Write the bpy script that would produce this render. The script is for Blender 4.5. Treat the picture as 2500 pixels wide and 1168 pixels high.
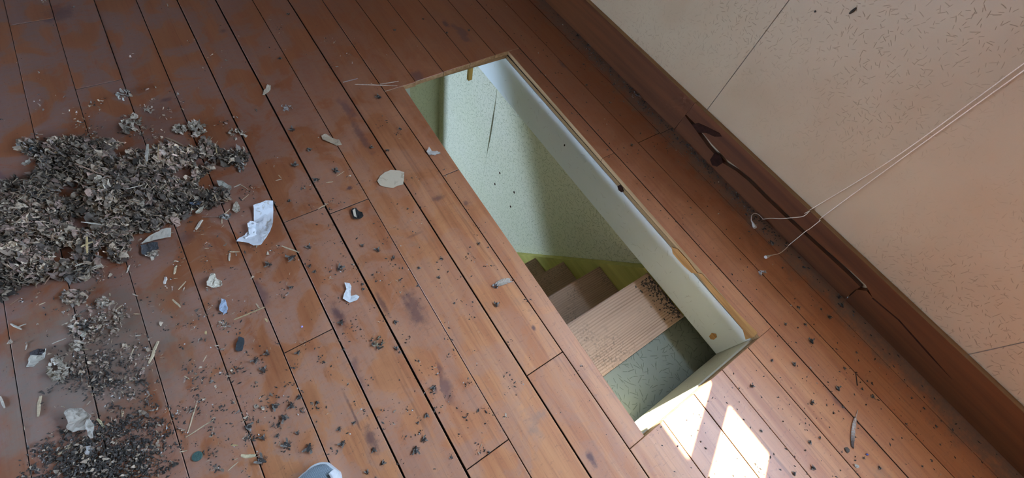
import bpy, bmesh, math, random
from math import sin, cos, pi, radians
from mathutils import Vector, Matrix, noise

sc = bpy.context.scene
for o in list(bpy.data.objects):
    bpy.data.objects.remove(o)
COL = sc.collection

# ------------------------------------------------------------------ camera
# world: +X across the boards towards the panelled wall, +Y along the boards, Z up, floor at z = 0
WC = ((0.8227569205679032, -0.5460263454363183, 0.1578805869861124),
      (-0.41564946220349386, -0.7674429469483391, -0.48812585236718925),
      (0.38769391822359994, 0.335985942070062, -0.8583745525723171))
FPX, CAMH = 1002.4139, 1.25
cam = bpy.data.cameras.new('camera')
cam.sensor_width = 36.0
cam.lens = FPX / 2500 * 36.0
cam.clip_start = 0.01
camo = bpy.data.objects.new('camera', cam)
COL.objects.link(camo)
camo.matrix_world = Matrix(((WC[0][0], -WC[1][0], -WC[2][0], 0), (WC[0][1], -WC[1][1], -WC[2][1], 0),
                            (WC[0][2], -WC[1][2], -WC[2][2], CAMH), (0, 0, 0, 1)))
sc.camera = camo

# ------------------------------------------------------------------ sky, sun, exposure
SKY = (0.51, 0.70, 1.0)
SKY_STRENGTH = 40.0
world = bpy.data.worlds.new('sky')
sc.world = world
world.use_nodes = True
bg = world.node_tree.nodes['Background']
bg.inputs[0].default_value = (*SKY, 1)
bg.inputs[1].default_value = SKY_STRENGTH
SUNDIR = Vector((-0.60, -0.29, -1.0)).normalized()      # direction the light travels
sun = bpy.data.lights.new('sun', 'SUN')
sun.energy = 60.0
sun.color = (1.0, 0.93, 0.82)
sun.angle = radians(0.6)
suno = bpy.data.objects.new('sun', sun)
COL.objects.link(suno)
suno.rotation_euler = SUNDIR.to_track_quat('-Z', 'Y').to_euler()
suno.location = (3, 2, 4)
sc.view_settings.view_transform = 'Standard'
sc.view_settings.look = 'None'
sc.view_settings.gamma = 1.0
sc.view_settings.use_curve_mapping = False
sc.view_settings.exposure = 0.52
sc.cycles.use_adaptive_sampling = True
sc.cycles.adaptive_threshold = 0.03
sc.cycles.max_bounces = 8
sc.cycles.caustics_reflective = False
sc.cycles.caustics_refractive = False

def portal(name, loc, direction, sx, sy):
    l = bpy.data.lights.new(name, 'AREA')
    l.shape = 'RECTANGLE'
    l.size, l.size_y = sx, sy
    l.cycles.is_portal = True
    o = bpy.data.objects.new(name, l)
    COL.objects.link(o)
    o.location = loc
    o.rotation_euler = Vector(direction).to_track_quat('-Z', 'Z').to_euler()
    return o

# windows: right wall (above the frame), an added fill opening beside it, left wall of the attic, and one in the storey below
RW = dict(y0=-0.148, y1=0.40, z0=1.22, z1=1.75)
RW_ADDED = dict(y0=-1.45, y1=-0.36, z0=1.22, z1=1.75)  # unseen second opening, added to brighten the near floor
LW = dict(y0=0.4, y1=2.0, z0=0.08, z1=0.45)
BW = dict(y0=2.5, y1=3.25, z0=-1.7, z1=-0.8)
RX, LX, BX = 1.57, -2.5, -1.7
portal('daylight_right_window_and_fill', (RX + 0.09, (RW['y0'] + RW['y1']) / 2, (RW['z0'] + RW['z1']) / 2), (-1, 0, 0), RW['y1'] - RW['y0'], RW['z1'] - RW['z0'])
portal('daylight_right_window_and_fill', (RX + 0.09, (RW_ADDED['y0'] + RW_ADDED['y1']) / 2, (RW['z0'] + RW['z1']) / 2), (-1, 0, 0), RW_ADDED['y1'] - RW_ADDED['y0'], RW['z1'] - RW['z0'])  # portal of the added opening
portal('daylight_left_window', (LX - 0.09, (LW['y0'] + LW['y1']) / 2, (LW['z0'] + LW['z1']) / 2), (1, 0, 0), LW['y1'] - LW['y0'], LW['z1'] - LW['z0'])
portal('daylight_lower_window', (BX - 0.09, (BW['y0'] + BW['y1']) / 2, (BW['z0'] + BW['z1']) / 2), (1, 0, 0), BW['y1'] - BW['y0'], BW['z1'] - BW['z0'])

# ------------------------------------------------------------------ measuring helpers
def ray(px, py):
    d = ((px - 1250) / FPX, (py - 584) / FPX, 1.0)
    return Vector([sum(WC[r][c] * d[r] for r in range(3)) for c in range(3)])
def F(px, py, z=0.0):                # a point on the floor
    d = ray(px, py)
    t = (z - CAMH) / d.z
    return Vector((d.x * t, d.y * t, z))
def WX(px, py, x):                   # a point on the upright plane X = x
    d = ray(px, py)
    t = x / d.x
    return Vector((x, d.y * t, CAMH + d.z * t))
def crop(ox, oy, s):
    return lambda x, y: (ox + x * s, oy + y * s)

# ------------------------------------------------------------------ node helpers
class NT:
    def __init__(s, name):
        s.m = bpy.data.materials.new(name)
        s.m.use_nodes = True
        s.t = s.m.node_tree
        s.b = s.t.nodes['Principled BSDF']
    def node(s, typ, ins=None, **kw):
        n = s.t.nodes.new(typ)
        for k, v in kw.items():
            setattr(n, k, v)
        for k, v in (ins or {}).items():
            s.put(n.inputs[k], v)
        return n
    def put(s, sock, v):
        if hasattr(v, 'is_output') or isinstance(v, bpy.types.NodeSocket):
            s.t.links.new(v, sock)
        else:
            sock.default_value = v
    def math(s, op, a, b=0.0, c=0.0, clamp=False):
        n = s.node('ShaderNodeMath', {0: a, 1: b, 2: c}, operation=op)
        n.use_clamp = clamp
        return n.outputs[0]
    def mix(s, f, a, b, mode='MIX'):
        n = s.node('ShaderNodeMix', data_type='RGBA', blend_type=mode)
        s.put(n.inputs[0], f)
        s.put(n.inputs[6], a if not isinstance(a, tuple) else (*a[:3], 1))
        s.put(n.inputs[7], b if not isinstance(b, tuple) else (*b[:3], 1))
        return n.outputs[2]
    def ramp(s, v, lo, hi, a=0.0, b=1.0, smooth=True):
        n = s.node('ShaderNodeMapRange', {0: v, 1: lo, 2: hi, 3: a, 4: b})
        n.interpolation_type = 'SMOOTHSTEP' if smooth else 'LINEAR'
        return n.outputs[0]
    def coords(s):
        return s.node('ShaderNodeTexCoord').outputs['Object']
    def sep(s, v):
        return s.node('ShaderNodeSeparateXYZ', {0: v}).outputs
    def comb(s, x, y, z=0.0):
        return s.node('ShaderNodeCombineXYZ', {0: x, 1: y, 2: z}).outputs[0]
    def scale(s, v, sx, sy, sz):
        return s.node('ShaderNodeVectorMath', {0: v, 1: (sx, sy, sz)}, operation='MULTIPLY').outputs[0]
    def add(s, v, w):
        return s.node('ShaderNodeVectorMath', {0: v, 1: w}, operation='ADD').outputs[0]
    def noise(s, v, sc=5.0, det=3.0, rough=0.5, dist=0.0):
        return s.node('ShaderNodeTexNoise', {'Vector': v, 'Scale': sc, 'Detail': det, 'Roughness': rough, 'Distortion': dist}).outputs[0]
    def bump(s, h, strength=0.3, dist=0.002):
        s.put(s.b.inputs['Normal'], s.node('ShaderNodeBump', {'Height': h, 'Strength': strength, 'Distance': dist}).outputs[0])
    def out(s, col=None, rough=None, spec=None):
        if col is not None:
            s.put(s.b.inputs['Base Color'], col if not isinstance(col, tuple) else (*col[:3], 1))
        if rough is not None:
            s.put(s.b.inputs['Roughness'], rough)
        if spec is not None:
            s.put(s.b.inputs['Specular IOR Level'], spec)
        return s.m

def strands(n, uv, scale, length, width, keep):
    """marks of wood strands pressed into board: one short randomly turned dash per cell"""
    v = n.scale(uv, scale, scale, 0)
    vo = n.node('ShaderNodeTexVoronoi', {'Vector': v, 'Scale': 1.0, 'Randomness': 1.0}, voronoi_dimensions='2D')
    d = n.sep(n.node('ShaderNodeVectorMath', {0: v, 1: vo.outputs['Position']}, operation='SUBTRACT').outputs[0])
    c = n.node('ShaderNodeSeparateColor', {0: vo.outputs['Color']}).outputs
    an = n.math('MULTIPLY', c[0], pi)
    ca, sa = n.math('COSINE', an), n.math('SINE', an)
    dx = n.math('ADD', n.math('MULTIPLY', d[0], ca), n.math('MULTIPLY', d[1], sa))
    dy = n.math('SUBTRACT', n.math('MULTIPLY', d[1], ca), n.math('MULTIPLY', d[0], sa))
    dy = n.math('ADD', dy, n.math('MULTIPLY', n.math('MULTIPLY', dx, dx), n.math('MULTIPLY', n.math('SUBTRACT', c[2], 0.5), 0.4)))
    mx = n.ramp(n.math('ABSOLUTE', dx), length * 0.6, length, 1, 0)
    my = n.ramp(n.math('ABSOLUTE', dy), 0.0, width, 1, 0)
    return n.math('MULTIPLY', n.math('MULTIPLY', mx, my), n.math('LESS_THAN', c[1], keep))

def osb(name, base, dark, amount, axes, sc_=22.0, density=0.6, flecks=0.3, rough=0.55, patch=0.0, var=None, sheen=0.4):
    n = NT(name)
    co = n.coords()
    s3 = n.sep(co)
    uv = n.comb(s3[axes[0]], s3[axes[1]])
    zone = n.ramp(n.noise(uv, 1.6, 2), 0.38 if patch else 0.0, 0.62 if patch else 0.01)
    a = strands(n, uv, sc_, 0.42, 0.055, density)
    b = strands(n, n.add(uv, (3.3, 1.7, 0)), sc_ * 1.7, 0.45, 0.07, density)
    c = strands(n, n.add(uv, (7.1, 4.2, 0)), sc_ * 0.8, 0.40, 0.04, density * 0.6)
    m = n.math('MAXIMUM', n.math('MAXIMUM', a, b), c)
    m = n.math('MULTIPLY', m, zone)
    fl = n.ramp(n.noise(uv, 150, 2, 0.6), 0.70, 0.78)
    m2 = n.math('MAXIMUM', m, n.math('MULTIPLY', fl, flecks), clamp=True)
    cloud = n.noise(uv, 2.3, 3)
    col = n.mix(n.ramp(cloud, 0.3, 0.7), base, var or tuple(x * 0.93 for x in base))
    col = n.mix(n.math('MULTIPLY', m2, amount), col, dark)
    lines = n.noise(n.scale(uv, 30, 160, 1), 1.0, 2)
    n.bump(n.math('SUBTRACT', n.math('MULTIPLY', n.noise(uv, 60, 3), 0.5), n.math('ADD', m, n.math('MULTIPLY', lines, 0.0))), 0.35, 0.002)
    return n.out(col, rough, sheen)

def wood(name, lo, hi, along=1, freq=40.0, rough=0.6, rings=0.0, dirt=None, world_axis=True):
    """plain wood, grain running along the given axis"""
    n = NT(name)
    co = n.coords()
    rnd = n.node('ShaderNodeObjectInfo').outputs['Random']
    off = n.comb(n.math('MULTIPLY', rnd, 17.0), n.math('MULTIPLY', rnd, 31.0), n.math('MULTIPLY', rnd, 7.0))
    v = n.add(co, off)
    sca = [freq, freq, freq]
    sca[along] = freq * 0.05
    g = n.noise(n.scale(v, *sca), 1.0, 4, 0.6, 0.3)
    sca2 = [x * 0.25 for x in sca]
    g2 = n.noise(n.scale(v, *sca2), 1.0, 2, 0.5, 0.6)
    if rings:
        w = n.node('ShaderNodeTexWave', {'Vector': n.scale(v, *[(1.0 if i != along else 0.06) for i in range(3)]), 'Scale': rings, 'Distortion': 2.5, 'Detail': 2.0, 'Detail Scale': 0.6}).outputs['Fac']
        g = n.math('ADD', n.math('MULTIPLY', g, 0.45), n.math('MULTIPLY', w, 0.55))
    col = n.mix(n.ramp(n.math('ADD', n.math('MULTIPLY', g, 0.7), n.math('MULTIPLY', g2, 0.3)), 0.3, 0.7), lo, hi)
    if dirt:
        dm = n.ramp(n.noise(co, 9, 4, 0.6), 0.52, 0.62)
        col = n.mix(n.math('MULTIPLY', dm, 0.6), col, dirt)
    n.bump(g, 0.25, 0.001)
    return n.out(col, rough, 0.35)

STAINS = [(826, 770, 0.016, 0.055, 0.8), (1012, 755, 0.030, 0.075, 0.65), (906, 1072, 0.014, 0.040, 0.7), (880, 330, 0.016, 0.11, 0.6), (1070, 484, 0.028, 0.014, 0.6), (1137, 496, 0.012, 0.014, 0.6),
          (853, 460, 0.013, 0.009, 0.85), (1088, 58, 0.013, 0.030, 0.8), (1443, 1120, 0.010, 0.024, 0.8), (405, 243, 0.018, 0.012, 0.6), (150, 30, 0.050, 0.060, 0.6), (545, 75, 0.018, 0.016, 0.6), (935, 745, 0.010, 0.05, 0.6), (455, 580, 0.03, 0.03, 0.45), (1303, 802, 0.006, 0.010, 0.8), (1062, 950, 0.006, 0.011, 0.8), (862, 1010, 0.004, 0.07, 0.6), (1010, 575, 0.03, 0.006, 0.4)]
def floor_wood():
    n = NT('worn_varnished_boards')
    co = n.coords()
    rnd = n.node('ShaderNodeObjectInfo').outputs['Random']
    s3 = n.sep(co)
    off = n.comb(n.math('MULTIPLY', rnd, 13.0), n.math('MULTIPLY', rnd, 37.0), n.math('MULTIPLY', rnd, 5.0))
    v = n.add(co, off)
    grain = n.noise(n.scale(v, 120, 5, 5), 1.0, 4, 0.65, 0.4)
    broad = n.noise(n.scale(v, 22, 1.4, 1.4), 1.0, 3, 0.55, 0.8)
    warm = n.mix(n.ramp(broad, 0.30, 0.70), (0.48, 0.185, 0.075), (0.66, 0.31, 0.135))
    warm = n.mix(n.ramp(rnd, 0, 1, 0, 0.4, False), warm, (0.46, 0.19, 0.095))
    warm = n.mix(n.math('MULTIPLY', n.ramp(grain, 0.50, 0.70), 0.38), warm, (0.26, 0.10, 0.05))
    streak = n.noise(n.scale(v, 60, 1.2, 1), 1.0, 3, 0.6, 0.5)
    warm = n.mix(n.math('MULTIPLY', n.ramp(streak, 0.62, 0.74), 0.45), warm, (0.17, 0.07, 0.045))
    # fall-off of the window light painted in: boards darken away from the hatch
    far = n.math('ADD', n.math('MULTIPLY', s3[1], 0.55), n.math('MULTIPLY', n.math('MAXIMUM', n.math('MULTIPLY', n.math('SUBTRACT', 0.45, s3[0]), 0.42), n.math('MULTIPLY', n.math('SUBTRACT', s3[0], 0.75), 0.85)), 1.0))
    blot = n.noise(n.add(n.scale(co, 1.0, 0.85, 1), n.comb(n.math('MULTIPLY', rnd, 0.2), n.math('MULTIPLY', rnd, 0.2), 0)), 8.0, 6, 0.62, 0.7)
    far_shade = n.ramp(n.math('ADD', far, n.math('MULTIPLY', n.math('SUBTRACT', blot, 0.5), 0.7)), 0.10, 0.95)
    col = n.mix(n.math('MULTIPLY', far_shade, 0.80), warm, (0.215, 0.068, 0.027))
    # dull pinkish film of dust over it, with glossy bare patches left in it
    leftw = n.ramp(s3[0], 0.9, -0.45, 0.15, 1.0)
    film = n.math('MULTIPLY', n.ramp(blot, 0.47, 0.56, 1.0, 0.05), leftw)
    fine = n.noise(n.scale(co, 34, 60, 1), 1.0, 5, 0.7)
    film = n.math('MULTIPLY', film, n.ramp(fine, 0.30, 0.62, 0.45, 1.0))
    col = n.mix(n.math('MULTIPLY', film, 0.82), col, n.mix(n.ramp(far, 0.3, 1.2), (0.41, 0.235, 0.165), (0.235, 0.15, 0.126)))  # film colour also painted darker away from the hatch, as the light fades
    # fine scuffing
    scuff = n.ramp(n.noise(n.scale(co, 40, 90, 1), 1.0, 4, 0.7), 0.56, 0.7)
    col = n.mix(n.math('MULTIPLY', scuff, 0.30), col, (0.17, 0.08, 0.055))
    # purple-black stains soaked into the wood
    wob = n.math('ADD', n.math('MULTIPLY', n.noise(co, 34, 6, 0.75), 0.7), n.math('MULTIPLY', grain, 0.3))
    stain = 0.0
    for (px_, py_, rx_, ry_, am_) in STAINS:
        c_ = F(px_, py_)
        ex = n.math('DIVIDE', n.math('SUBTRACT', s3[0], c_.x), rx_)
        ey = n.math('DIVIDE', n.math('SUBTRACT', s3[1], c_.y), ry_)
        dd = n.math('ADD', n.math('SQRT', n.math('ADD', n.math('MULTIPLY', ex, ex), n.math('MULTIPLY', ey, ey))), n.math('MULTIPLY', n.math('SUBTRACT', wob, 0.5), 3.2))
        stain = n.math('MAXIMUM', stain, n.ramp(dd, 0.2, 1.3, am_, 0.0))
    col = n.mix(stain, col, (0.085, 0.045, 0.05))
    # knots
    kv = n.scale(v, 6.5, 2.1, 1)
    vo = n.node('ShaderNodeTexVoronoi', {'Vector': n.add(kv, n.node('ShaderNodeVectorMath', {0: n.node('ShaderNodeTexNoise', {'Vector': v, 'Scale': 14.0, 'Detail': 4.0}).outputs['Color'], 1: (0.5, 0.5, 0)}, operation='MULTIPLY').outputs[0]), 'Scale': 1.0}, voronoi_dimensions='2D')
    kc = n.node('ShaderNodeSeparateColor', {0: vo.outputs['Color']}).outputs
    knot = n.math('MULTIPLY', n.ramp(vo.outputs['Distance'], 0.05, 0.17, 1, 0), n.math('LESS_THAN', kc[0], 0.15))
    col = n.mix(n.math('MULTIPLY', knot, 0.6), col, (0.11, 0.06, 0.065))
    # ground-in dust: round the heap of debris, and along the foot of the wall
    px = n.math('ADD', s3[0], 0.62)
    py = n.math('SUBTRACT', s3[1], 0.72)
    r = n.math('SQRT', n.math('ADD', n.math('MULTIPLY', px, px), n.math('MULTIPLY', py, py)))
    dn = n.noise(co, 16, 5, 0.7)
    d1 = n.math('MULTIPLY', n.ramp(n.math('ADD', r, n.math('MULTIPLY', n.math('SUBTRACT', dn, 0.5), 0.5)), 0.06, 0.30, 1, 0), 0.85)
    wallx = n.math('ADD', s3[0], n.math('MULTIPLY', n.math('SUBTRACT', dn, 0.5), 0.34))
    d2 = n.math('MULTIPLY', n.ramp(wallx, 1.43, 1.52), 0.7)
    d3 = n.math('MULTIPLY', n.ramp(n.noise(co, 5.0, 5, 0.7), 0.60, 0.72), 0.35)
    dust = n.math('MAXIMUM', n.math('MAXIMUM', d1, d2), d3)
    col = n.mix(n.math('MULTIPLY', dust, n.ramp(fine, 0.25, 0.6, 0.5, 1.0)), col, (0.215, 0.17, 0.13))
    # specks of dirt
    sp = n.ramp(n.noise(co, 170, 2, 0.5), 0.70, 0.74)
    col = n.mix(n.math('MULTIPLY', sp, 0.6), col, (0.05, 0.035, 0.03))
    rough = n.math('ADD', n.math('ADD', n.math('MULTIPLY', film, 0.16), n.math('MULTIPLY', dust, 0.3)), n.math('ADD', n.math('MULTIPLY', grain, 0.12), 0.30), clamp=True)
    n.bump(n.math('ADD', grain, n.math('MULTIPLY', n.noise(co, 30, 3), 0.8)), 0.18, 0.0012)
    return n.out(col, rough, 0.45)

def plain(name, col, rough=0.7, var=0.25, sc_=60.0, spec=0.3):
    n = NT(name)
    nz = n.noise(n.coords(), sc_, 3, 0.6)
    c = n.mix(n.ramp(nz, 0.35, 0.65), tuple(x * (1 - var) for x in col), tuple(min(1, x * (1 + var)) for x in col))
    n.bump(nz, 0.2, 0.001)
    return n.out(c, rough, spec)

def attr_mat(name, rough=0.8, mul=1.0):
    n = NT(name)
    a = n.node('ShaderNodeVertexColor', layer_name='Col').outputs[0]
    nz = n.noise(n.coords(), 140, 3, 0.6)
    c = n.mix(n.ramp(nz, 0.3, 0.7, 0, 0.35), a, (0.08, 0.07, 0.06))
    return n.out(c, rough, 0.2)

def paper_mat(name, col, stain, amt, sc_=40.0):
    n = NT(name)
    co = n.coords()
    m = n.ramp(n.noise(co, sc_, 4, 0.65, 0.5), 0.56, 0.66)
    c = n.mix(n.math('MULTIPLY', m, amt), col, stain)
    n.bump(n.noise(co, 90, 3), 0.3, 0.001)
    return n.out(c, 0.85, 0.2)

M = {}
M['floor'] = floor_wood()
M['raw'] = wood('raw_cut_edge', (0.30, 0.16, 0.07), (0.55, 0.36, 0.19), 1, 70)
M['chipboard'] = osb('chipboard_edge', (0.34, 0.21, 0.10), (0.16, 0.08, 0.03), 0.8, (1, 2), 90.0, 0.8, 0.6, 0.85)
M['under'] = plain('dark_underfloor', (0.05, 0.04, 0.035), 0.95)
M['wallpanel'] = osb('cream_painted_strand_panel', (0.50, 0.37, 0.235), (0.12, 0.07, 0.03), 0.6, (1, 2), 44.0, 0.42, 0.5, 0.5, patch=1.0, var=(0.45, 0.31, 0.185))
M['green_yz'] = osb('pale_green_strand_panel', (0.68, 0.65, 0.50), (0.22, 0.24, 0.10), 0.9, (1, 2), 30.0, 0.95, 0.5, 0.5, var=(0.65, 0.63, 0.46))
M['green_xz'] = osb('pale_green_strand_panel_across', (0.64, 0.64, 0.44), (0.27, 0.29, 0.14), 0.6, (0, 2), 26.0, 0.85, 0.5, 0.5)
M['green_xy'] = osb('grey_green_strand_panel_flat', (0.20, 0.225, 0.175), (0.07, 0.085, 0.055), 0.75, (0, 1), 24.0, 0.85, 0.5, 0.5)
M['fascia'] = osb('white_green_painted_board', (0.78, 0.80, 0.80), (0.40, 0.40, 0.36), 0.45, (1, 2), 26.0, 0.12, 0.2, 0.45, var=(0.75, 0.79, 0.78))
M['fascia_end'] = osb('cream_painted_board_end', (0.70, 0.68, 0.52), (0.42, 0.38, 0.25), 0.4, (0, 2), 18.0, 0.25, 0.4, 0.5)
M['skirting'] = wood('stained_skirting_wood', (0.075, 0.022, 0.0065), (0.155, 0.048, 0.014), 1, 26, 0.45)
M['skirting_top'] = wood('skirting_raw_top', (0.27, 0.15, 0.065), (0.42, 0.27, 0.14), 1, 60, 0.7)
M['knot'] = plain('dark_bark_knot', (0.030, 0.011, 0.007), 0.8, spec=0.1)
def tread_wood():
    n = NT('stair_tread_fir')
    co = n.coords()
    rnd = n.node('ShaderNodeObjectInfo').outputs['Random']
    v = n.add(n.scale(co, 0.12, 1.0, 1.0), n.comb(0, n.math('MULTIPLY', rnd, 3.0), 0))
    bend = n.noise(n.scale(v, 6, 6, 6), 1.0, 2)
    v2 = n.add(v, n.comb(0, n.math('MULTIPLY', bend, 0.05), 0))
    w = n.node('ShaderNodeTexWave', {'Vector': v2, 'Scale': 30.0, 'Distortion': 0.6, 'Detail': 1.0}, bands_direction='Y').outputs['Fac']
    vis = n.ramp(n.noise(n.scale(co, 0.6, 9, 1), 1.0, 2), 0.42, 0.58, 0.25, 0.9)
    fine = n.noise(n.scale(co, 8, 260, 1), 1.0, 3)
    col = n.mix(n.math('MULTIPLY', n.ramp(w, 0.45, 0.95), vis), (0.50, 0.335, 0.225), (0.27, 0.16, 0.095))
    col = n.mix(n.math('MULTIPLY', n.ramp(fine, 0.45, 0.7), 0.3), col, (0.25, 0.15, 0.09))
    s3 = n.sep(co)
    spot = n.math('MULTIPLY', n.ramp(n.noise(co, 120, 4, 0.7), 0.52, 0.60), n.ramp(n.noise(co, 5.5, 2), 0.50, 0.62))
    col = n.mix(n.math('MULTIPLY', spot, 0.65), col, (0.16, 0.115, 0.08))
    n.bump(w, 0.25, 0.001)
    return n.out(col, 0.6, 0.3)
M['tread'] = tread_wood()
M['stringer'] = wood('yellow_painted_stringer', (0.42, 0.37, 0.09), (0.60, 0.53, 0.15), 1, 24, 0.55)
M['peg'] = wood('yellow_pine_peg', (0.45, 0.30, 0.07), (0.65, 0.46, 0.13), 2, 60, 0.6)
M['splinter'] = wood('split_orange_pine', (0.36, 0.16, 0.05), (0.62, 0.33, 0.12), 1, 90, 0.7)
M['plaster'] = plain('brown_attic_lining', (0.20, 0.15, 0.11), 0.8, 0.05, 8)
M['greenpaint'] = plain('plain_green_paint', (0.30, 0.31, 0.15), 0.8, 0.05, 8)
M['debris'] = attr_mat('shredded_debris')

# ------------------------------------------------------------------ mesh helpers
def link(name, me, mats, parent=None):
    o = bpy.data.objects.new(name, me)
    COL.objects.link(o)
    for m in (mats if isinstance(mats, (list, tuple)) else [mats]):
        me.materials.append(M[m] if isinstance(m, str) else m)
    if parent is not None:
        o.parent = parent
    return o
def bm_obj(name, bm, mats, parent=None, smooth=False):
    bmesh.ops.recalc_face_normals(bm, faces=bm.faces)
    me = bpy.data.meshes.new(name)
    bm.to_mesh(me)
    bm.free()
    if smooth:
        for p in me.polygons:
            p.use_smooth = True
    return link(name, me, mats, parent)
def tag(o, label=None, cat=None, group=None, kind=None):
    for k, v in (('label', label), ('category', cat), ('group', group), ('kind', kind)):
        if v:
            o[k] = v
    return o
def empty(name, loc=(0, 0, 0)):
    o = bpy.data.objects.new(name, None)
    COL.objects.link(o)
    o.location = loc
    o.empty_display_size = 0.05
    return o
def box(bm, x0, x1, y0, y1, z0, z1, mi=0):
    vs = [bm.verts.new((x, y, z)) for z in (z0, z1) for y in (y0, y1) for x in (x0, x1)]
    fs = []
    for q in ((0, 2, 3, 1), (4, 5, 7, 6), (0, 1, 5, 4), (2, 6, 7, 3), (0, 4, 6, 2), (1, 3, 7, 5)):
        f = bm.faces.new([vs[i] for i in q])
        f.material_index = mi
        fs.append(f)
    return vs, fs
def prism(bm, pts, vec, mi=0):
    a = [bm.verts.new(p) for p in pts]
    b = [bm.verts.new(Vector(p) + Vector(vec)) for p in pts]
    n = len(pts)
    fs = [bm.faces.new(a), bm.faces.new(b[::-1])]
    for i in range(n):
        fs.append(bm.faces.new((a[i], b[i], b[(i + 1) % n], a[(i + 1) % n])))
    for f in fs:
        f.material_index = mi
    return fs
def tube(bm, pts, r, seg=6, taper=None):
    rings = []
    pts = [Vector(p) for p in pts]
    for i, p in enumerate(pts):
        d = (pts[min(i + 1, len(pts) - 1)] - pts[max(i - 1, 0)]).normalized()
        u = d.orthogonal().normalized() if i == 0 else (rings[-1][1] - d * rings[-1][1].dot(d)).normalized()
        w = d.cross(u)
        rr = r if taper is None else taper[i]
        rings.append(([bm.verts.new(p + (u * cos(2 * pi * k / seg) + w * sin(2 * pi * k / seg)) * rr) for k in range(seg)], u))
    for a, b in zip(rings, rings[1:]):
        for k in range(seg):
            bm.faces.new((a[0][k], a[0][(k + 1) % seg], b[0][(k + 1) % seg], b[0][k]))
    bm.faces.new(rings[0][0][::-1])
    bm.faces.new(rings[-1][0])
def spline(pts, n=6):
    P = [Vector(p) for p in pts]
    P = [P[0] * 2 - P[1]] + P + [P[-1] * 2 - P[-2]]
    out = []
    for i in range(1, len(P) - 2):
        for k in range(n):
            t = k / n
            out.append(0.5 * ((2 * P[i]) + (P[i + 1] - P[i - 1]) * t + (2 * P[i - 1] - 5 * P[i] + 4 * P[i + 1] - P[i + 2]) * t * t + (3 * P[i] - P[i - 1] - 3 * P[i + 1] + P[i + 2]) * t ** 3))
    out.append(P[-2])
    return out

# ------------------------------------------------------------------ the floor
HX0, HX1, HY0, HY1 = 0.545, 1.118, -0.252, 1.35       # hatch opening
floor = empty('floor')
tag(floor, kind='structure')
rng = random.Random(5)
SEAMS = [-1.19, -1.05, -0.91, -0.77, -0.632, -0.495, -0.354, -0.215, -0.074, 0.065, 0.203, 0.342, 0.482, 0.624, 0.765, 0.906, 1.047, 1.187, 1.327, 1.466, 1.566]
GAP = {-0.074: 0.0045, 0.065: 0.0055, 0.342: 0.0045, 0.482: 0.003, 1.187: 0.0032, -0.215: 0.003}
YA, YB = -2.0, 3.6
JOINTS = {-0.632: [2.2], -0.495: [1.762], -0.215: [0.492], -0.074: [0.905, 2.9], 0.065: [0.87, -0.039], 0.342: [0.074], 1.187: [-1.3], 1.327: [0.626], 1.466: [0.622],
          -0.77: [1.1], -0.91: [0.2], -1.05: [1.5], 0.203: [2.6], 0.624: [2.0], 0.906: [2.4]}
def board(x0, x1, y0, y1, x0b=None, x1b=None, y1b=None):
    """one floorboard; x0b/x1b the X of its far end, y1b the Y of its far right corner"""
    x0b = x0 if x0b is None else x0b
    x1b = x1 if x1b is None else x1b
    y1b = y1 if y1b is None else y1b
    dz = rng.uniform(-0.0009, 0.0006)
    c = 0.0011
    bm = bmesh.new()
    lo = [(x0, y0), (x1, y0), (x1b, y1b), (x0b, y1)]
    mid = lo
    hi = [(x0 + c, y0 + c), (x1 - c, y0 + c), (x1b - c, y1b - c), (x0b + c, y1 - c)]
    L = [[bm.verts.new((x, y, z)) for x, y in ring] for ring, z in ((lo, -0.021 + 0), (mid, -c + dz), (hi, dz))]
    for i in range(4):
        j = (i + 1) % 4
        f = bm.faces.new((L[0][i], L[0][j], L[1][j], L[1][i]))
        mx, my = (lo[i][0] + lo[j][0]) / 2, (lo[i][1] + lo[j][1]) / 2
        at_hatch = (HY0 - 0.004 < my < 1.37 and 0.50 < mx < 1.13 and (abs(mx - 0.552) < 0.02 or abs(mx - 1.119) < 0.008)) or (0.53 < mx < 1.13 and (abs(my - HY0) < 0.004 or 1.32 < my < 1.37))
        f.material_index = 1 if at_hatch else 2       # raw wood shows at the opening, dark sides in the joints
        bm.faces.new((L[1][i], L[1][j], L[2][j], L[2][i]))
    bm.faces.new(L[2])
    f = bm.faces.new(L[0][::-1])
    f.material_index = 1
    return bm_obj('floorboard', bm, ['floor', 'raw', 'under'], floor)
G2 = 0.0012
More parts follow.
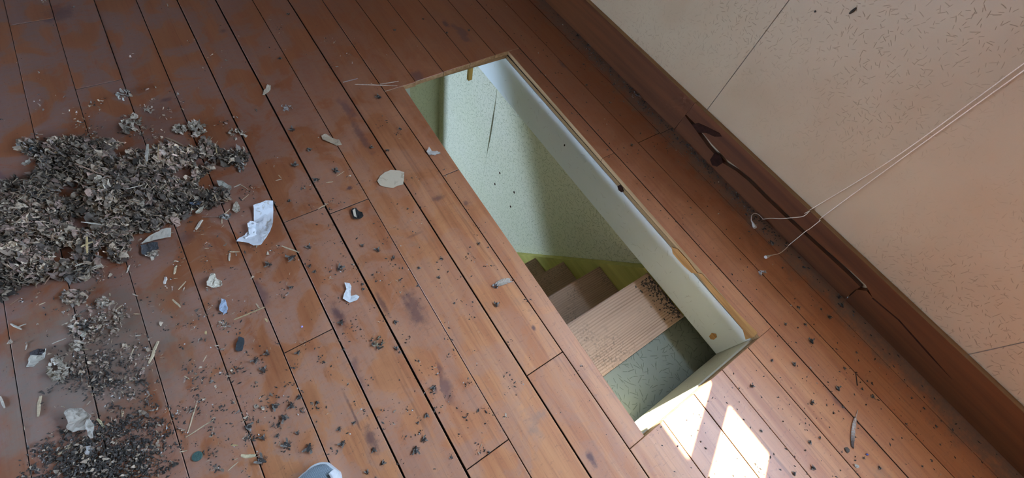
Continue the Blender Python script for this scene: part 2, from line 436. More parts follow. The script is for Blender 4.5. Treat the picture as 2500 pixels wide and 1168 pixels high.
for xa, xb in zip(SEAMS, SEAMS[1:]):
    ga, gb = GAP.get(xa, 0.0022) / 2, GAP.get(xb, 0.0022) / 2
    a, b = xa + ga, xb - gb
    cuts = sorted(JOINTS.get(xa, []))
    def run(y0, y1):
        ys = [y0] + [c for c in cuts if y0 + 0.02 < c < y1 - 0.02] + [y1]
        return [(p + (G2 if p != y0 else 0), q - (G2 if q != y1 else 0)) for p, q in zip(ys, ys[1:])]
    def hy1(x):
        return 1.339 + (x - 0.568) * 0.0432
    if xa == 0.482:                       # ripped along the hatch
        for p, q in run(YA, HY0):
            board(a, b, p, q)
        board(a, 0.5445, HY0 + 0.0015, 0.842, a, 0.5535)
        board(a, 0.5535, 0.8445, 1.3335, a, 0.5645)
        board(a, b, 1.336, YB)
    elif 0.6 < xa < 1.0:
        for p, q in run(YA, HY0):
            board(a, b, p, q)
        bo = board(a, b, hy1(a), YB)
        me = bo.data
        for v in me.vertices:             # the far cut runs slightly askew
            if v.co.y < 1.5:
                v.co.y = hy1(v.co.x) + (v.co.y - hy1(a))
    elif xa == 1.047:
        board(a, b, YA, HY0)
        bo = board(1.1145, b, HY0 + 0.0005, 0.629, 1.1185, b)
        board(1.1185, b, 0.6305, 1.360, 1.1225, b)
        bo = board(a, b, hy1(a) + 0.001, YB)
    else:
        for p, q in run(YA, YB):
            board(a, b, p, q)

def slab_with_hole(bm, x0, x1, y0, y1, z0, z1, hx0, hx1, hy0, hy1, mi=0):
    box(bm, x0, hx0, y0, y1, z0, z1, mi)
    box(bm, hx1, x1, y0, y1, z0, z1, mi)
    box(bm, hx0, hx1, y0, hy0, z0, z1, mi)
    box(bm, hx0, hx1, hy1, y1, z0, z1, mi)
bm = bmesh.new()
slab_with_hole(bm, LX, 1.68, YA, YB, -0.040, -0.0225, 0.547, 1.117, HY0, 1.364)
bmesh.ops.recalc_face_normals(bm, faces=bm.faces)
for f in bm.faces:
    if f.normal.z > 0.9:
        f.material_index = 1
bm_obj('subfloor', bm, ['chipboard', 'under'], floor)
bm = bmesh.new()
box(bm, LX, -1.192, YA, YB, -0.0225, 0.0)
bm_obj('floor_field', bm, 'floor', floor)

# ------------------------------------------------------------------ right wall: panels, skirting
wall_r = empty('wall_right', (RX, 0, 0))
tag(wall_r, kind='structure')
def wall_piece(name, y0, y1, z0, z1):
    bm = bmesh.new()
    box(bm, RX, RX + 0.10, y0, y1, z0, z1)
    o = bm_obj(name, bm, 'wallpanel')
    o.parent = wall_r
    o.matrix_parent_inverse = Matrix.Translation((-RX, 0, 0))
    return o
g = 0.0016
S0, S1 = -0.645, 0.549
wall_piece('wall_panel', S0 - 1.2 + g, S0 - g, 0, RW['z0'])
wall_piece('wall_panel', YA, S0 - 1.2 - g, 0, 2.4)
wall_piece('wall_panel', S0 - 1.2 + g, RW_ADDED['y0'], RW['z0'] + 0.001, RW['z1'])
wall_piece('wall_panel', S0 + g, S1 - g, 0, RW['z0'])
wall_piece('wall_panel', S1 + g, S1 + 1.2 - g, 0, RW['z0'])
wall_piece('wall_panel', S1 + 1.2 + g, YB, 0, 2.4)
wall_piece('wall_panel', RW_ADDED['y1'], RW['y0'], RW['z0'] + 0.001, RW['z1'])
wall_piece('wall_panel', RW['y1'], S1 + 1.2 - g, RW['z0'] + 0.001, RW['z1'])
wall_piece('wall_panel', S0 - 1.2 + g, S1 + 1.2 - g, RW['z1'] + 0.001, 2.4)
win = empty('window_1', (RX, 0.4, RW['z0']))
tag(win, kind='structure')
def in_window(name, x0, x1, y0, y1, z0, z1):
    bm = bmesh.new()
    box(bm, x0, x1, y0, y1, z0, z1)
    o = bm_obj(name, bm, 'plaster')
    o.parent = win
    o.matrix_parent_inverse = Matrix.Translation((-RX, -0.4, -RW['z0']))
in_window('mullion', RX + 0.001, RX + 0.03, 0.025, 0.095, RW['z0'], RW['z1'])

# skirting: a plain board, then a board split lengthwise
SX = 1.548
def skirting(name):
    o = empty(name, (SX, 0, 0))
    return tag(o, kind='structure')
def face_prism(name, yz, mats, parent, x0=SX, dep=0.0215, topmat=True):
    bm = bmesh.new()
    fs = prism(bm, [(x0, y, z) for y, z in yz], (dep, 0, 0))
    bmesh.ops.recalc_face_normals(bm, faces=bm.faces)
    if topmat:
        for f in bm.faces:
            if f.normal.z > 0.9 and max(v.co.z for v in f.verts) > 0.15:
                f.material_index = 1
    o = bm_obj(name, bm, mats)
    o.parent = parent
    o.matrix_parent_inverse = Matrix.Translation((-SX, 0, 0))
    return o
bb = skirting('baseboard_right')
TOP = 0.164
face_prism('skirting_board', [(0.611, 0.001), (3.6, 0.001), (3.6, TOP), (0.603, TOP)], ['skirting', 'skirting_top'], bb, SX - 0.002, 0.0235)
crack = [(0.607, 0.092), (0.544, 0.086), (0.435, 0.068), (0.345, 0.064), (0.283, 0.077), (0.219, 0.083), (0.109, 0.081), (0.002, 0.083), (-0.143, 0.088), (-0.265, 0.094), (-0.325, 0.094)]
half = [0.003, 0.008, 0.012, 0.012, 0.008, 0.008, 0.008, 0.0075, 0.007, 0.009, 0.010]
up = [(y, z + h) for (y, z), h in zip(crack, half)]
dn = [(y, z - h) for (y, z), h in zip(crack, half)]
tail = [(-0.374, 0.086), (-0.472, 0.096), (-0.601, 0.083), (-0.704, 0.073)]
face_prism('skirting_board', [(-2.0, TOP), (-2.0, 0.001), (-0.345, 0.001), (-0.328, 0.066), (-0.345, 0.09), (-0.374, 0.087)] + up[::-1] + [(0.602, TOP)], ['skirting', 'skirting_top'], bb)
face_prism('skirting_strip', [(-0.341, 0.001), (-0.324, 0.066)] + dn[::-1] + [(0.6085, 0.001)], ['skirting', 'skirting_top'], bb, SX - 0.001, 0.0195, False)
kn = face_prism('knot', [(0.557, 0.080), (0.539, 0.107), (0.50, 0.122), (0.44, 0.141), (0.422, 0.137), (0.445, 0.114), (0.483, 0.100), (0.511, 0.073)], ['knot'], bb, SX - 0.0012, 0.002, False)
face_prism('knot', [(0.40, 0.06), (0.372, 0.07), (0.345, 0.056), (0.352, 0.02), (0.372, 0.008), (0.395, 0.02)], ['knot'], bb, SX - 0.0022, 0.002, False)
face_prism('crack_streak', [(-0.374, 0.088), (-0.472, 0.098), (-0.601, 0.086), (-0.704, 0.074), (-0.60, 0.080), (-0.472, 0.093), (-0.374, 0.083)], ['knot'], bb, SX - 0.0006, 0.001, False)

# ------------------------------------------------------------------ the rest of the attic room
def wall_with_window(name, x0, x1, y0, y1, z0, z1, W, mat):
    bm = bmesh.new()
    box(bm, x0, x1, y0, W['y0'], z0, z1)
    box(bm, x0, x1, W['y1'], y1, z0, z1)
    box(bm, x0, x1, W['y0'], W['y1'], z0, W['z0'])
    box(bm, x0, x1, W['y0'], W['y1'], W['z1'], z1)
    return tag(bm_obj(name, bm, mat), kind='structure')
def plain_struct(name, x0, x1, y0, y1, z0, z1, mat):
    bm = bmesh.new()
    box(bm, x0, x1, y0, y1, z0, z1)
    return tag(bm_obj(name, bm, mat), kind='structure')
wall_with_window('wall_left', LX - 0.1, LX, YA, YB, 0, 2.4, LW, 'plaster')
plain_struct('wall_back', LX, RX, YA - 0.1, YA, 0, 2.4, 'plaster')
plain_struct('wall_front', LX, RX, YB, YB + 0.1, 0, 2.4, 'plaster')
plain_struct('ceiling', LX - 0.1, RX + 0.1, YA - 0.1, YB + 0.1, 2.4, 2.5, 'plaster')

# ------------------------------------------------------------------ stairwell below
W1X = 1.158
wall_s = empty('wall_stairwell')
tag(wall_s, kind='structure')
def stair_panel(yz):
    bm = bmesh.new()
    prism(bm, [(W1X, y, z) for y, z in yz], (0.012, 0, 0))
    o = bm_obj('wall_panel', bm, 'green_yz')
    o.parent = wall_s
    return o
# two sheets standing a little apart: the joint opens in its middle
edge = [(1.446, -0.041), (1.446, -0.30), (1.443, -0.36), (1.441, -0.44), (1.440, -0.56), (1.441, -0.70), (1.444, -0.80), (1.446, -0.88), (1.446, -2.6)]
gapw = [0.0, 0.0004, 0.002, 0.004, 0.007, 0.006, 0.003, 0.0004, 0.0003]
stair_panel([(2.1, -0.041)] + [(y + w + 0.0003, z) for (y, z), w in zip(edge, gapw)] + [(2.1, -2.6)])
stair_panel([(y - w - 0.0003, z) for (y, z), w in zip(edge, gapw)][::-1] + [(0.5398, -0.041), (0.5398, -2.6)])
stair_panel([(0.5390, -0.041), (-0.32, -0.041), (-0.32, -2.6), (0.5390, -2.6)])
bm = bmesh.new()
box(bm, W1X + 0.02, W1X + 0.10, -0.5, 2.2, -2.6, -0.041)
o = bm_obj('wall_core', bm, 'under', wall_s)
bm = bmesh.new()
box(bm, 0.935, W1X, 2.1, 2.16, -2.6, -0.041)
tag(bm_obj('wall_stairwell_end', bm, 'green_xz'), kind='structure')
bm = bmesh.new()
box(bm, 0.86, 0.928, 2.085, 2.16, -2.6, -0.041)
tag(bm_obj('trim_4', bm, 'fascia'), kind='structure')
# unseen slanted screen, added to shape the lower window light on the stair wall
bm = bmesh.new()
prism(bm, [(0.44, -0.30, -0.2505), (0.44, 1.84, -0.2505), (0.44, 1.02, -1.35), (0.44, 1.02, -2.6), (0.44, -0.30, -2.6)], (0.018, 0, 0))
tag(bm_obj('stairwell_light_screen', bm, 'green_yz'), kind='structure')
# lower storey shell
wall_with_window('wall_lower_left', BX - 0.1, BX, -1.2, 3.6, -2.6, -0.041, BW, 'greenpaint')
plain_struct('wall_lower_back', BX, W1X + 0.1, -1.3, -1.2, -2.6, -0.041, 'greenpaint')
plain_struct('wall_lower_front', BX, W1X + 0.1, 3.5, 3.6, -2.6, -0.041, 'greenpaint')
plain_struct('wall_lower_right', W1X + 0.10, W1X + 0.2, -1.2, 3.5, -2.6, -0.041, 'greenpaint')
plain_struct('floor_lower', BX, W1X + 0.1, -1.2, 3.5, -2.7, -2.6, 'tread')
bm = bmesh.new()
box(bm, BX, 0.46, -1.2, 3.5, -0.27, -0.25)
box(bm, 0.50, 0.86, 2.17, 3.5, -0.27, -0.25)
box(bm, 0.50, W1X, -1.2, -0.33, -0.27, -0.25)
tag(bm_obj('ceiling_lower', bm, 'greenpaint'), kind='structure')

# boards lining the opening
def fascia(name, bm, mats):
    return tag(bm_obj(name, bm, mats), kind='structure')
t1 = None
bm = bmesh.new()
box(bm, 1.114, 1.150, -0.246, 2.09, -0.250, -0.0405)
t1 = fascia('trim_1', bm, 'fascia')
bm = bmesh.new()
prism(bm, [(0.50, -0.247, -0.0405), (1.150, -0.247, -0.0405), (1.150, -0.247, -0.250), (0.50, -0.247, -0.250)], (0, -0.035, 0))
t2 = fascia('trim_2', bm, 'fascia_end')
bm = bmesh.new()
box(bm, 0.462, 0.498, -0.246, 2.09, -0.250, -0.0405)
t3 = fascia('trim_3', bm, 'fascia')
# split orange wood where the paint broke away at the lip
Z6 = crop(1560, 560, 0.274)
bm = bmesh.new()
pts = [WX(*Z6(*q), 1.112) for q in ((290, 160), (345, 180), (440, 290), (520, 395), (470, 392), (400, 330), (340, 265), (300, 215))]
prism(bm, pts, (0.0035, 0, 0))
bm_obj('split_wood', bm, 'splinter', t1)
bm = bmesh.new()
pts = [WX(*Z6(*q), 1.1125) for q in ((520, 392), (560, 400), (700, 560), (900, 770), (1055, 925), (1030, 960), (950, 985), (925, 900), (800, 740), (640, 560))]
prism(bm, pts, (0.0025, 0, 0))
bm_obj('split_wood', bm, 'splinter', t1)
bm = bmesh.new()
pts = [WX(*q, 1.1128) for q in ((1507, 455), (1513, 452), (1519, 459), (1522, 468), (1517, 470), (1510, 465))]
prism(bm, pts, (0.0025, 0, 0))
bm_obj('bolt_hole', bm, 'knot', t1)
bm = bmesh.new()
pts = [WX(*q, 1.1128) for q in ((1731, 822), (1737, 814), (1748, 816), (1750, 824), (1743, 830), (1735, 829))]
prism(bm, pts, (0.0025, 0, 0))
bm_obj('paint_chip', bm, 'splinter', t1)
for (x, y) in ((1378, 355),):
    bm = bmesh.new()
    p = WX(x, y, 1.113)
    prism(bm, [p + Vector((0, 0.004 * cos(a * pi / 3), 0.007 * sin(a * pi / 3))) for a in range(6)], (0.002, 0, 0))
    bm_obj('nail_head', bm, 'knot', t1)
for (x, y) in ((1220, 423), (1208, 450), (1255, 470), (1246, 505)):
    bm = bmesh.new()
    p = WX(x, y, W1X - 0.001)
    prism(bm, [p + Vector((0, 0.008 * cos(a * pi / 3), 0.011 * sin(a * pi / 3))) for a in range(6)], (0.002, 0, 0))
    bm_obj('nail_head', bm, 'knot', wall_s)

# flat board behind the top step
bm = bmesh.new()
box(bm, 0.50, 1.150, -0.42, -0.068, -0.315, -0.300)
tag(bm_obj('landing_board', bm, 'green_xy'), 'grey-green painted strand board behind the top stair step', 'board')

# ------------------------------------------------------------------ the staircase
st = empty('staircase', (0.82, 0.16, -2.6))
tag(st, 'steep wooden staircase with yellow stringers going down through the hatch', 'staircase')
STI = Matrix.Translation((-0.82, -0.16, 2.6))
RISE, GOING, Z1, Y1 = 0.278, 0.187, -0.262, 0.166
for i in range(9):
    z = Z1 - i * RISE
    yn = Y1 + i * GOING
    if z < -2.55:
        break
    bm = bmesh.new()
    vs, fs = box(bm, 0.521, 1.1195, yn - 0.231, yn, z - 0.034, z)
    bmesh.ops.bevel(bm, geom=[e for e in bm.edges if all(v.co.z > z - 0.001 for v in e.verts)], offset=0.004, segments=2, affect='EDGES')
    o = bm_obj('tread', bm, 'tread')
    o.parent = st
    o.matrix_parent_inverse = STI
a0 = WX(1575, 663, 1.12)
a1 = WX(1256, 624, 1.12)
sl = (a1.z - a0.z) / (a1.y - a0.y)
def top_z(y):
    return a0.z + sl * (y - a0.y)
yb = a0.y + (-2.6 - a0.z) / sl
for x0 in (1.12, 0.486):
    bm = bmesh.new()
    prof = [(-0.06, -0.262), (a0.y + 0.012, -0.262), (yb, -2.6), (yb - 0.33, -2.6), (-0.06, top_z(0.29))]
    prism(bm, [(x0, y, z) for y, z in prof], (0.0345, 0, 0))
    o = bm_obj('stringer', bm, 'stringer')
    o.parent = st
    o.matrix_parent_inverse = STI

# peg under the far lip
bm = bmesh.new()
box(bm, 0.912, 0.934, 1.366, 1.384, -0.113, -0.0405)
bmesh.ops.bevel(bm, geom=bm.edges[:], offset=0.002, segments=1, affect='EDGES')
tag(bm_obj('wooden_peg', bm, 'peg'), 'small yellow wooden peg hanging below the far lip of the hatch', 'peg')

# ------------------------------------------------------------------ debris helpers
class Heap:
    """many loose bits gathered into one coloured mesh"""
    def __init__(s):
        s.v, s.f, s.c = [], [], []
    def flake(s, p, size, asp, curl, rot, tilt, col, rnd, nu=4, nv=2, ragged=0.25):
        """a curled scrap: a small bent, ragged sheet"""
        b = len(s.v)
        ca, sa = cos(rot), sin(rot)
        tx, ty = tilt
        tw = rnd.uniform(-0.8, 0.8)
        for j in range(nv + 1):
            for i in range(nu + 1):
                u = i / nu - 0.5
                w = j / nv - 0.5
                x = u * size
                y = w * size * asp * (1 - abs(u) * rnd.uniform(0.2, 1.2))
                x += rnd.uniform(-1, 1) * ragged * size / nu
                y += rnd.uniform(-1, 1) * ragged * size * asp / nv
                z = curl * size * (u * u * 2.2 - 0.25) + tw * u * w * size + rnd.uniform(-1, 1) * 0.05 * size
                z += x * tx + y * ty
                s.v.append((p[0] + x * ca - y * sa, p[1] + x * sa + y * ca, max(0.0008, p[2] + z)))
                k = rnd.uniform(0.8, 1.15)
                s.c.append((col[0] * k, col[1] * k, col[2] * k, 1))
        for j in range(nv):
            for i in range(nu):
                a = b + j * (nu + 1) + i
                s.f.append((a, a + 1, a + nu + 2, a + nu + 1))
    def straw(s, a, e, w, col, rnd):
        """a flat split stem from a to e"""
        a, e = Vector(a), Vector(e)
        d = (e - a)
        L = d.length
        if L < 1e-6:
            return
        d /= L
        q = Vector((-d.y, d.x, 0))
        if q.length < 1e-6:
            q = Vector((1, 0, 0))
        q.normalize()
        up = d.cross(q)
        b = len(s.v)
        for t, k in ((0, 0.75), (0.35, 1.0), (0.7, 0.95), (1, 0.6)):
            c = a + d * L * t + q * rnd.uniform(-0.15, 0.15) * w
            for (qx, uz) in ((-0.5, 0.0), (-0.3, 0.32), (0.3, 0.32), (0.5, 0.0)):
                s.v.append(tuple(c + q * w * k * qx + up * w * k * (uz if up.z > 0 else -uz)))
                m = rnd.uniform(0.88, 1.08)
                s.c.append((col[0] * m, col[1] * m, col[2] * m, 1))
        for i in range(3):
            for j in range(3):
                o = b + i * 4 + j
                s.f.append((o, o + 4, o + 5, o + 1))
            s.f.append((b + i * 4, b + i * 4 + 3, b + i * 4 + 7, b + i * 4 + 4))
        s.f.append((b, b + 1, b + 2, b + 3))
        s.f.append((b + 15, b + 14, b + 13, b + 12))
    def crumb(s, p, r, el, rot, col, rnd):
        """a small lump: a squashed octahedron"""
        b = len(s.v)
        ca, sa = cos(rot), sin(rot)
        for (x, y, z) in ((el, 0, 0), (0, 1, 0), (-el, 0, 0), (0, -1, 0), (0, 0, 0.8), (0, 0, -0.5)):
            k = r * rnd.uniform(0.75, 1.2)
            s.v.append((p[0] + k * (x * ca - y * sa), p[1] + k * (x * sa + y * ca), max(0.0003, p[2] + k * z)))
            m = rnd.uniform(0.8, 1.2)
            s.c.append((col[0] * m, col[1] * m, col[2] * m, 1))
        for q in ((0, 1, 4), (1, 2, 4), (2, 3, 4), (3, 0, 4), (1, 0, 5), (2, 1, 5), (3, 2, 5), (0, 3, 5)):
            s.f.append(tuple(b + i for i in q))
    def build(s, name, mat='debris', parent=None, origin=None):
        me = bpy.data.meshes.new(name)
        o0 = Vector(origin) if origin is not None else Vector((0, 0, 0))
        me.from_pydata([(x - o0.x, y - o0.y, z - o0.z) for x, y, z in s.v], [], s.f)
        at = me.color_attributes.new('Col', 'FLOAT_COLOR', 'POINT')
        at.data.foreach_set('color', [c for q in s.c for c in q])
        o = link(name, me, mat, parent)
        o.location = o0
        return o

GREYS = [(0.50, 0.40, 0.29), (0.38, 0.30, 0.22), (0.58, 0.48, 0.35), (0.27, 0.215, 0.16), (0.45, 0.32, 0.25), (0.52, 0.375, 0.30), (0.15, 0.125, 0.10), (0.68, 0.56, 0.41), (0.30, 0.25, 0.205)]
TANS = [(0.50, 0.39, 0.25), (0.58, 0.48, 0.33), (0.42, 0.30, 0.19), (0.62, 0.53, 0.38)]
DARKS = [(0.055, 0.05, 0.042), (0.09, 0.08, 0.07), (0.04, 0.036, 0.033), (0.12, 0.10, 0.085)]

def inside(poly, x, y):
    r_ = False
    j = len(poly) - 1
    for i in range(len(poly)):
        (xi, yi), (xj, yj) = poly[i], poly[j]
        if (yi > y) != (yj > y) and x < (xj - xi) * (y - yi) / (yj - yi) + xi:
            r_ = not r_
        j = i
    return r_
def edge_dist(poly, x, y):
    best = 1e9
    for i in range(len(poly)):
        ax, ay = poly[i - 1]
        bx, by = poly[i]
        dx, dy = bx - ax, by - ay
        t = max(0, min(1, ((x - ax) * dx + (y - ay) * dy) / (dx * dx + dy * dy + 1e-9)))
        best = min(best, math.hypot(x - ax - t * dx, y - ay - t * dy))
    return best

# ------------------------------------------------------------------ the main heap of shredded nest material
PILE_PX = [(-150, 560), (-120, 500), (-60, 466), (0, 452), (40, 438), (66, 452), (84, 430), (100, 400), (62, 372), (52, 350), (92, 346), (104, 366), (130, 346), (190, 335), (236, 352), (262, 345), (300, 352), (338, 374), (372, 372), (398, 352), (440, 366), (486, 362), (500, 342), (520, 352), (545, 372), (598, 366), (612, 384), (596, 410), (566, 404), (530, 392), (524, 410), (490, 440), (478, 462), (520, 470), (545, 462), (568, 480), (540, 505), (486, 512), (452, 540), (410, 548), (372, 566), (330, 572), (322, 612), (306, 636), (282, 640), (262, 600), (246, 612), (240, 668), (204, 688), (158, 690), (140, 655), (118, 672), (108, 694), (66, 700), (40, 716), (0, 738), (-60, 745), (-120, 700), (-150, 630)]
PILE = [tuple(F(*q)[:2]) for q in PILE_PX]
HOLES = [tuple(F(*q)[:2]) for q in ((172, 468), (452, 425), (496, 400), (300, 372), (160, 625), (205, 545))]
def pile_h(x, y):
    if not inside(PILE, x, y):
        return -1
    d = edge_dist(PILE, x, y)
    for hx, hy in HOLES:
        q = math.hypot(x - hx, y - hy) - 0.028
        d = min(d, max(0.0, q))
        if q < 0:
            return -1
    n1 = noise.noise((x * 14, y * 14, 1.3))
    n2 = noise.noise((x * 34, y * 34, 4.1))
    return max(0.002, min(0.034, d * 0.42) * (0.75 + 0.7 * n1) + 0.008 * n2 + 0.006)
rnd = random.Random(11)
H1 = Heap()
xs = [p[0] for p in PILE]
ys = [p[1] for p in PILE]
n_fl = 0
tries = 0
while n_fl < 12000 and tries < 120000:
    tries += 1
    x, y = rnd.uniform(min(xs), max(xs)), rnd.uniform(min(ys), max(ys))
    h = pile_h(x, y)
    if h < 0:
        continue
    n_fl += 1
    lump = noise.noise((x * 9, y * 9, 7.7))
    base = rnd.choice(GREYS)
    tone = (0.95 + 0.9 * lump) * rnd.choice((0.28, 0.45, 0.7, 0.95, 1.1, 1.35))
    col = tuple(c * tone for c in base)
    big = rnd.random()
    if big < 0.09:
        H1.flake((x, y, h * rnd.uniform(0.7, 1.15) + 0.004), rnd.uniform(0.020, 0.036), rnd.uniform(0.4, 0.8), rnd.uniform(-1.0, 1.0), rnd.uniform(0, 6.3), (rnd.gauss(0, 0.35), rnd.gauss(0, 0.35)), col, rnd, 5, 3, 0.35)
    elif big < 0.40:                      # thin curled strips
        H1.flake((x, y, h * rnd.uniform(0.7, 1.2) + 0.003), rnd.uniform(0.012, 0.030), rnd.uniform(0.08, 0.22), rnd.uniform(-1.3, 1.3), rnd.uniform(0, 6.3), (rnd.gauss(0, 0.35), rnd.gauss(0, 0.6)), col, rnd, 5, 1, 0.2)
    elif big < 0.70:
        H1.flake((x, y, h * rnd.uniform(0.5, 1.15) + 0.002), rnd.uniform(0.007, 0.021), rnd.uniform(0.2, 0.6), rnd.uniform(-1.2, 1.2), rnd.uniform(0, 6.3), (rnd.gauss(0, 0.5), rnd.gauss(0, 0.5)), col, rnd, 3, 2, 0.35)
    elif big < 0.80:
        a = rnd.uniform(0, 6.3)
        L = rnd.uniform(0.008, 0.026)
        z = h * rnd.uniform(0.9, 1.2) + 0.003
        H1.straw((x, y, z), (x + L * cos(a), y + L * sin(a), z + rnd.gauss(0, 0.2) * L), rnd.uniform(0.0012, 0.0030), rnd.choice(TANS), rnd)
    else:
        c0 = rnd.choice(DARKS + GREYS[:2])
        H1.crumb((x, y, h * rnd.uniform(0.3, 1.0)), rnd.uniform(0.002, 0.0045), rnd.uniform(1, 2.2), rnd.uniform(0, 6.3), c0, rnd)
# matted core under the loose bits
STEP = 0.011
grid = {}
nx, ny = int((max(xs) - min(xs)) / STEP), int((max(ys) - min(ys)) / STEP)
for i in range(nx):
    for j in range(ny):
        x, y = min(xs) + i * STEP, min(ys) + j * STEP
        h = pile_h(x, y)
        if h > 0.004:
            grid[(i, j)] = len(H1.v)
            H1.v.append((x, y, h * 0.8 + 0.006 * noise.noise((x * 60, y * 60, 2))))
            H1.c.append((0.035, 0.031, 0.027, 1))
for (i, j), a in list(grid.items()):
    q = [grid.get((i + 1, j)), grid.get((i + 1, j + 1)), grid.get((i, j + 1))]
    if None not in q:
        H1.f.append((a, *q))
pile = H1.build('debris_pile')
tag(pile, 'large grey heap of shredded nest material and curled paper on the floorboards', 'debris', kind='stuff')

# ------------------------------------------------------------------ low dirt heap and the fine litter strewn over the boards
def litter(H, cx, cy, rx, ry, n, kinds, rnd, hmax=0.0, dark=False):
    cl = None
    for _ in range(n):
        if rnd.random() < 0.22 or not cl:
            while True:
                a, b = rnd.gauss(0, 0.5), rnd.gauss(0, 0.5)
                if a * a + b * b < 1.4:
                    break
            cl = (a, b)
        else:
            a, b = cl[0] + rnd.gauss(0, 9.0) / rx, cl[1] + rnd.gauss(0, 6.0) / ry
        p = F(cx + a * rx, cy + b * ry)
        if inside(PILE, p.x, p.y) or (0.535 < p.x < 1.125 and -0.26 < p.y < 1.37):
            continue
        z = hmax * max(0, 1 - (a * a + b * b)) * rnd.random()
        k = rnd.random()
        if k < kinds[0]:
            H.crumb((p.x, p.y, z + 0.001), rnd.choice((0.0007, 0.0009, 0.0012, 0.0016, 0.0022)), rnd.uniform(1, 2.8), rnd.uniform(0, 6.3), rnd.choice(DARKS), rnd)
        elif k < kinds[1]:
            H.flake((p.x, p.y, z + 0.002), rnd.uniform(0.004, 0.014), rnd.uniform(0.25, 0.6), rnd.uniform(-1, 1), rnd.uniform(0, 6.3), (rnd.gauss(0, 0.4), rnd.gauss(0, 0.4)), rnd.choice(DARKS + GREYS[:2] if dark else GREYS), rnd, 3, 1, 0.3)
        elif k < kinds[2]:
            a = rnd.uniform(0, 6.3)
            L = rnd.uniform(0.003, 0.011)
            H.straw((p.x, p.y, z + 0.0005), (p.x + L * cos(a), p.y + L * sin(a), z + 0.0008), rnd.uniform(0.0008, 0.0018), rnd.choice(TANS), rnd)
        else:
            H.crumb((p.x, p.y, z + 0.001), rnd.uniform(0.0012, 0.0024), rnd.uniform(1, 1.8), rnd.uniform(0, 6.3), (0.62, 0.60, 0.55), rnd)
H2 = Heap()
litter(H2, 240, 1140, 165, 95, 4600, (0.80, 0.95, 0.985), rnd, 0.009, True)
litter(H2, 330, 1060, 110, 70, 900, (0.80, 0.93, 0.98), rnd, 0.004, True)
litter(H2, 250, 930, 120, 60, 700, (0.85, 0.95, 0.985), rnd, 0.003, True)
tag(H2.build('dirt_heap'), 'dark low heap of droppings and crumbs at the bottom left of the floor', 'dirt', kind='stuff')
H3 = Heap()
litter(H3, 250, 800, 300, 260, 900, (0.5, 0.68, 0.92), rnd)
litter(H3, 260, 880, 130, 70, 450, (0.75, 0.9, 0.97), rnd, 0.002)
litter(H3, 230, 790, 75, 45, 220, (0.35, 0.85, 0.95), rnd, 0.006)
litter(H3, 330, 330, 330, 110, 420, (0.45, 0.8, 0.93), rnd)
litter(H3, 560, 620, 260, 260, 420, (0.72, 0.8, 0.95), rnd)
litter(H3, 520, 1010, 240, 150, 700, (0.80, 0.87, 0.96), rnd)
litter(H3, 950, 700, 420, 420, 900, (0.88, 0.90, 0.96), rnd)
litter(H3, 500, 120, 600, 130, 160, (0.70, 0.8, 0.9), rnd)
litter(H3, 1150, 1000, 420, 160, 160, (0.90, 0.92, 0.96), rnd)
tag(H3.build('floor_litter'), 'fine crumbs, seeds and specks strewn over the boards left of the hatch', 'litter', kind='stuff')
H4 = Heap()
for _ in range(520):                       # drift along the foot of the skirting
    y = rnd.choice((rnd.uniform(-1.2, 2.0), rnd.gauss(0.42, 0.08), rnd.gauss(0.80, 0.10), rnd.gauss(0.10, 0.08), rnd.gauss(1.15, 0.1)))
    x = 1.543 - abs(rnd.gauss(0, 0.024)) - 0.004
    H4.crumb((x, y, 0.001), rnd.uniform(0.0012, 0.0038), rnd.uniform(1, 2.4), rnd.uniform(0, 6.3), rnd.choice(DARKS), rnd)
for _ in range(420):
    y = rnd.uniform(-1.1, 2.0)
    x = rnd.uniform(1.13, 1.53)
    H4.crumb((x, y, 0.001), rnd.uniform(0.0010, 0.0030), rnd.uniform(1, 2.4), rnd.uniform(0, 6.3), rnd.choice(DARKS + [(0.5, 0.46, 0.38)] if rnd.random() < 0.3 else DARKS), rnd)
for _ in range(150):
    p = F(rnd.uniform(1600, 2100), rnd.uniform(900, 1168))
    if p.x < 1.54 and not (p.y > HY0 - 0.02 and 0.5 < p.x < 1.13):
        H4.crumb((p.x, p.y, 0.001), rnd.uniform(0.0010, 0.0026), rnd.uniform(1, 2.4), rnd.uniform(0, 6.3), rnd.choice(DARKS), rnd)
tag(H4.build('skirting_litter'), 'black specks and dirt drifted along the foot of the baseboard', 'litter', kind='stuff')
H5 = Heap()
for _ in range(260):                       # dirt at the right end of the top tread
    x = 1.115 - abs(rnd.gauss(0, 0.03))
    y = rnd.uniform(-0.055, 0.15)
    H5.crumb((x, y, Z1 + 0.0005), rnd.uniform(0.0015, 0.0045), rnd.uniform(1, 2), rnd.uniform(0, 6.3), rnd.choice(DARKS), rnd)
for v in range(len(H5.v)):
    pass
H5.v = [(x, y, z if z < -0.1 else Z1 + 0.0015 * ((i % 6) == 4) + 0.0004) for i, (x, y, z) in enumerate(H5.v)]
tag(H5.build('tread_dirt'), 'dark dirt gathered in the corner of the top stair tread', 'dirt', kind='stuff')

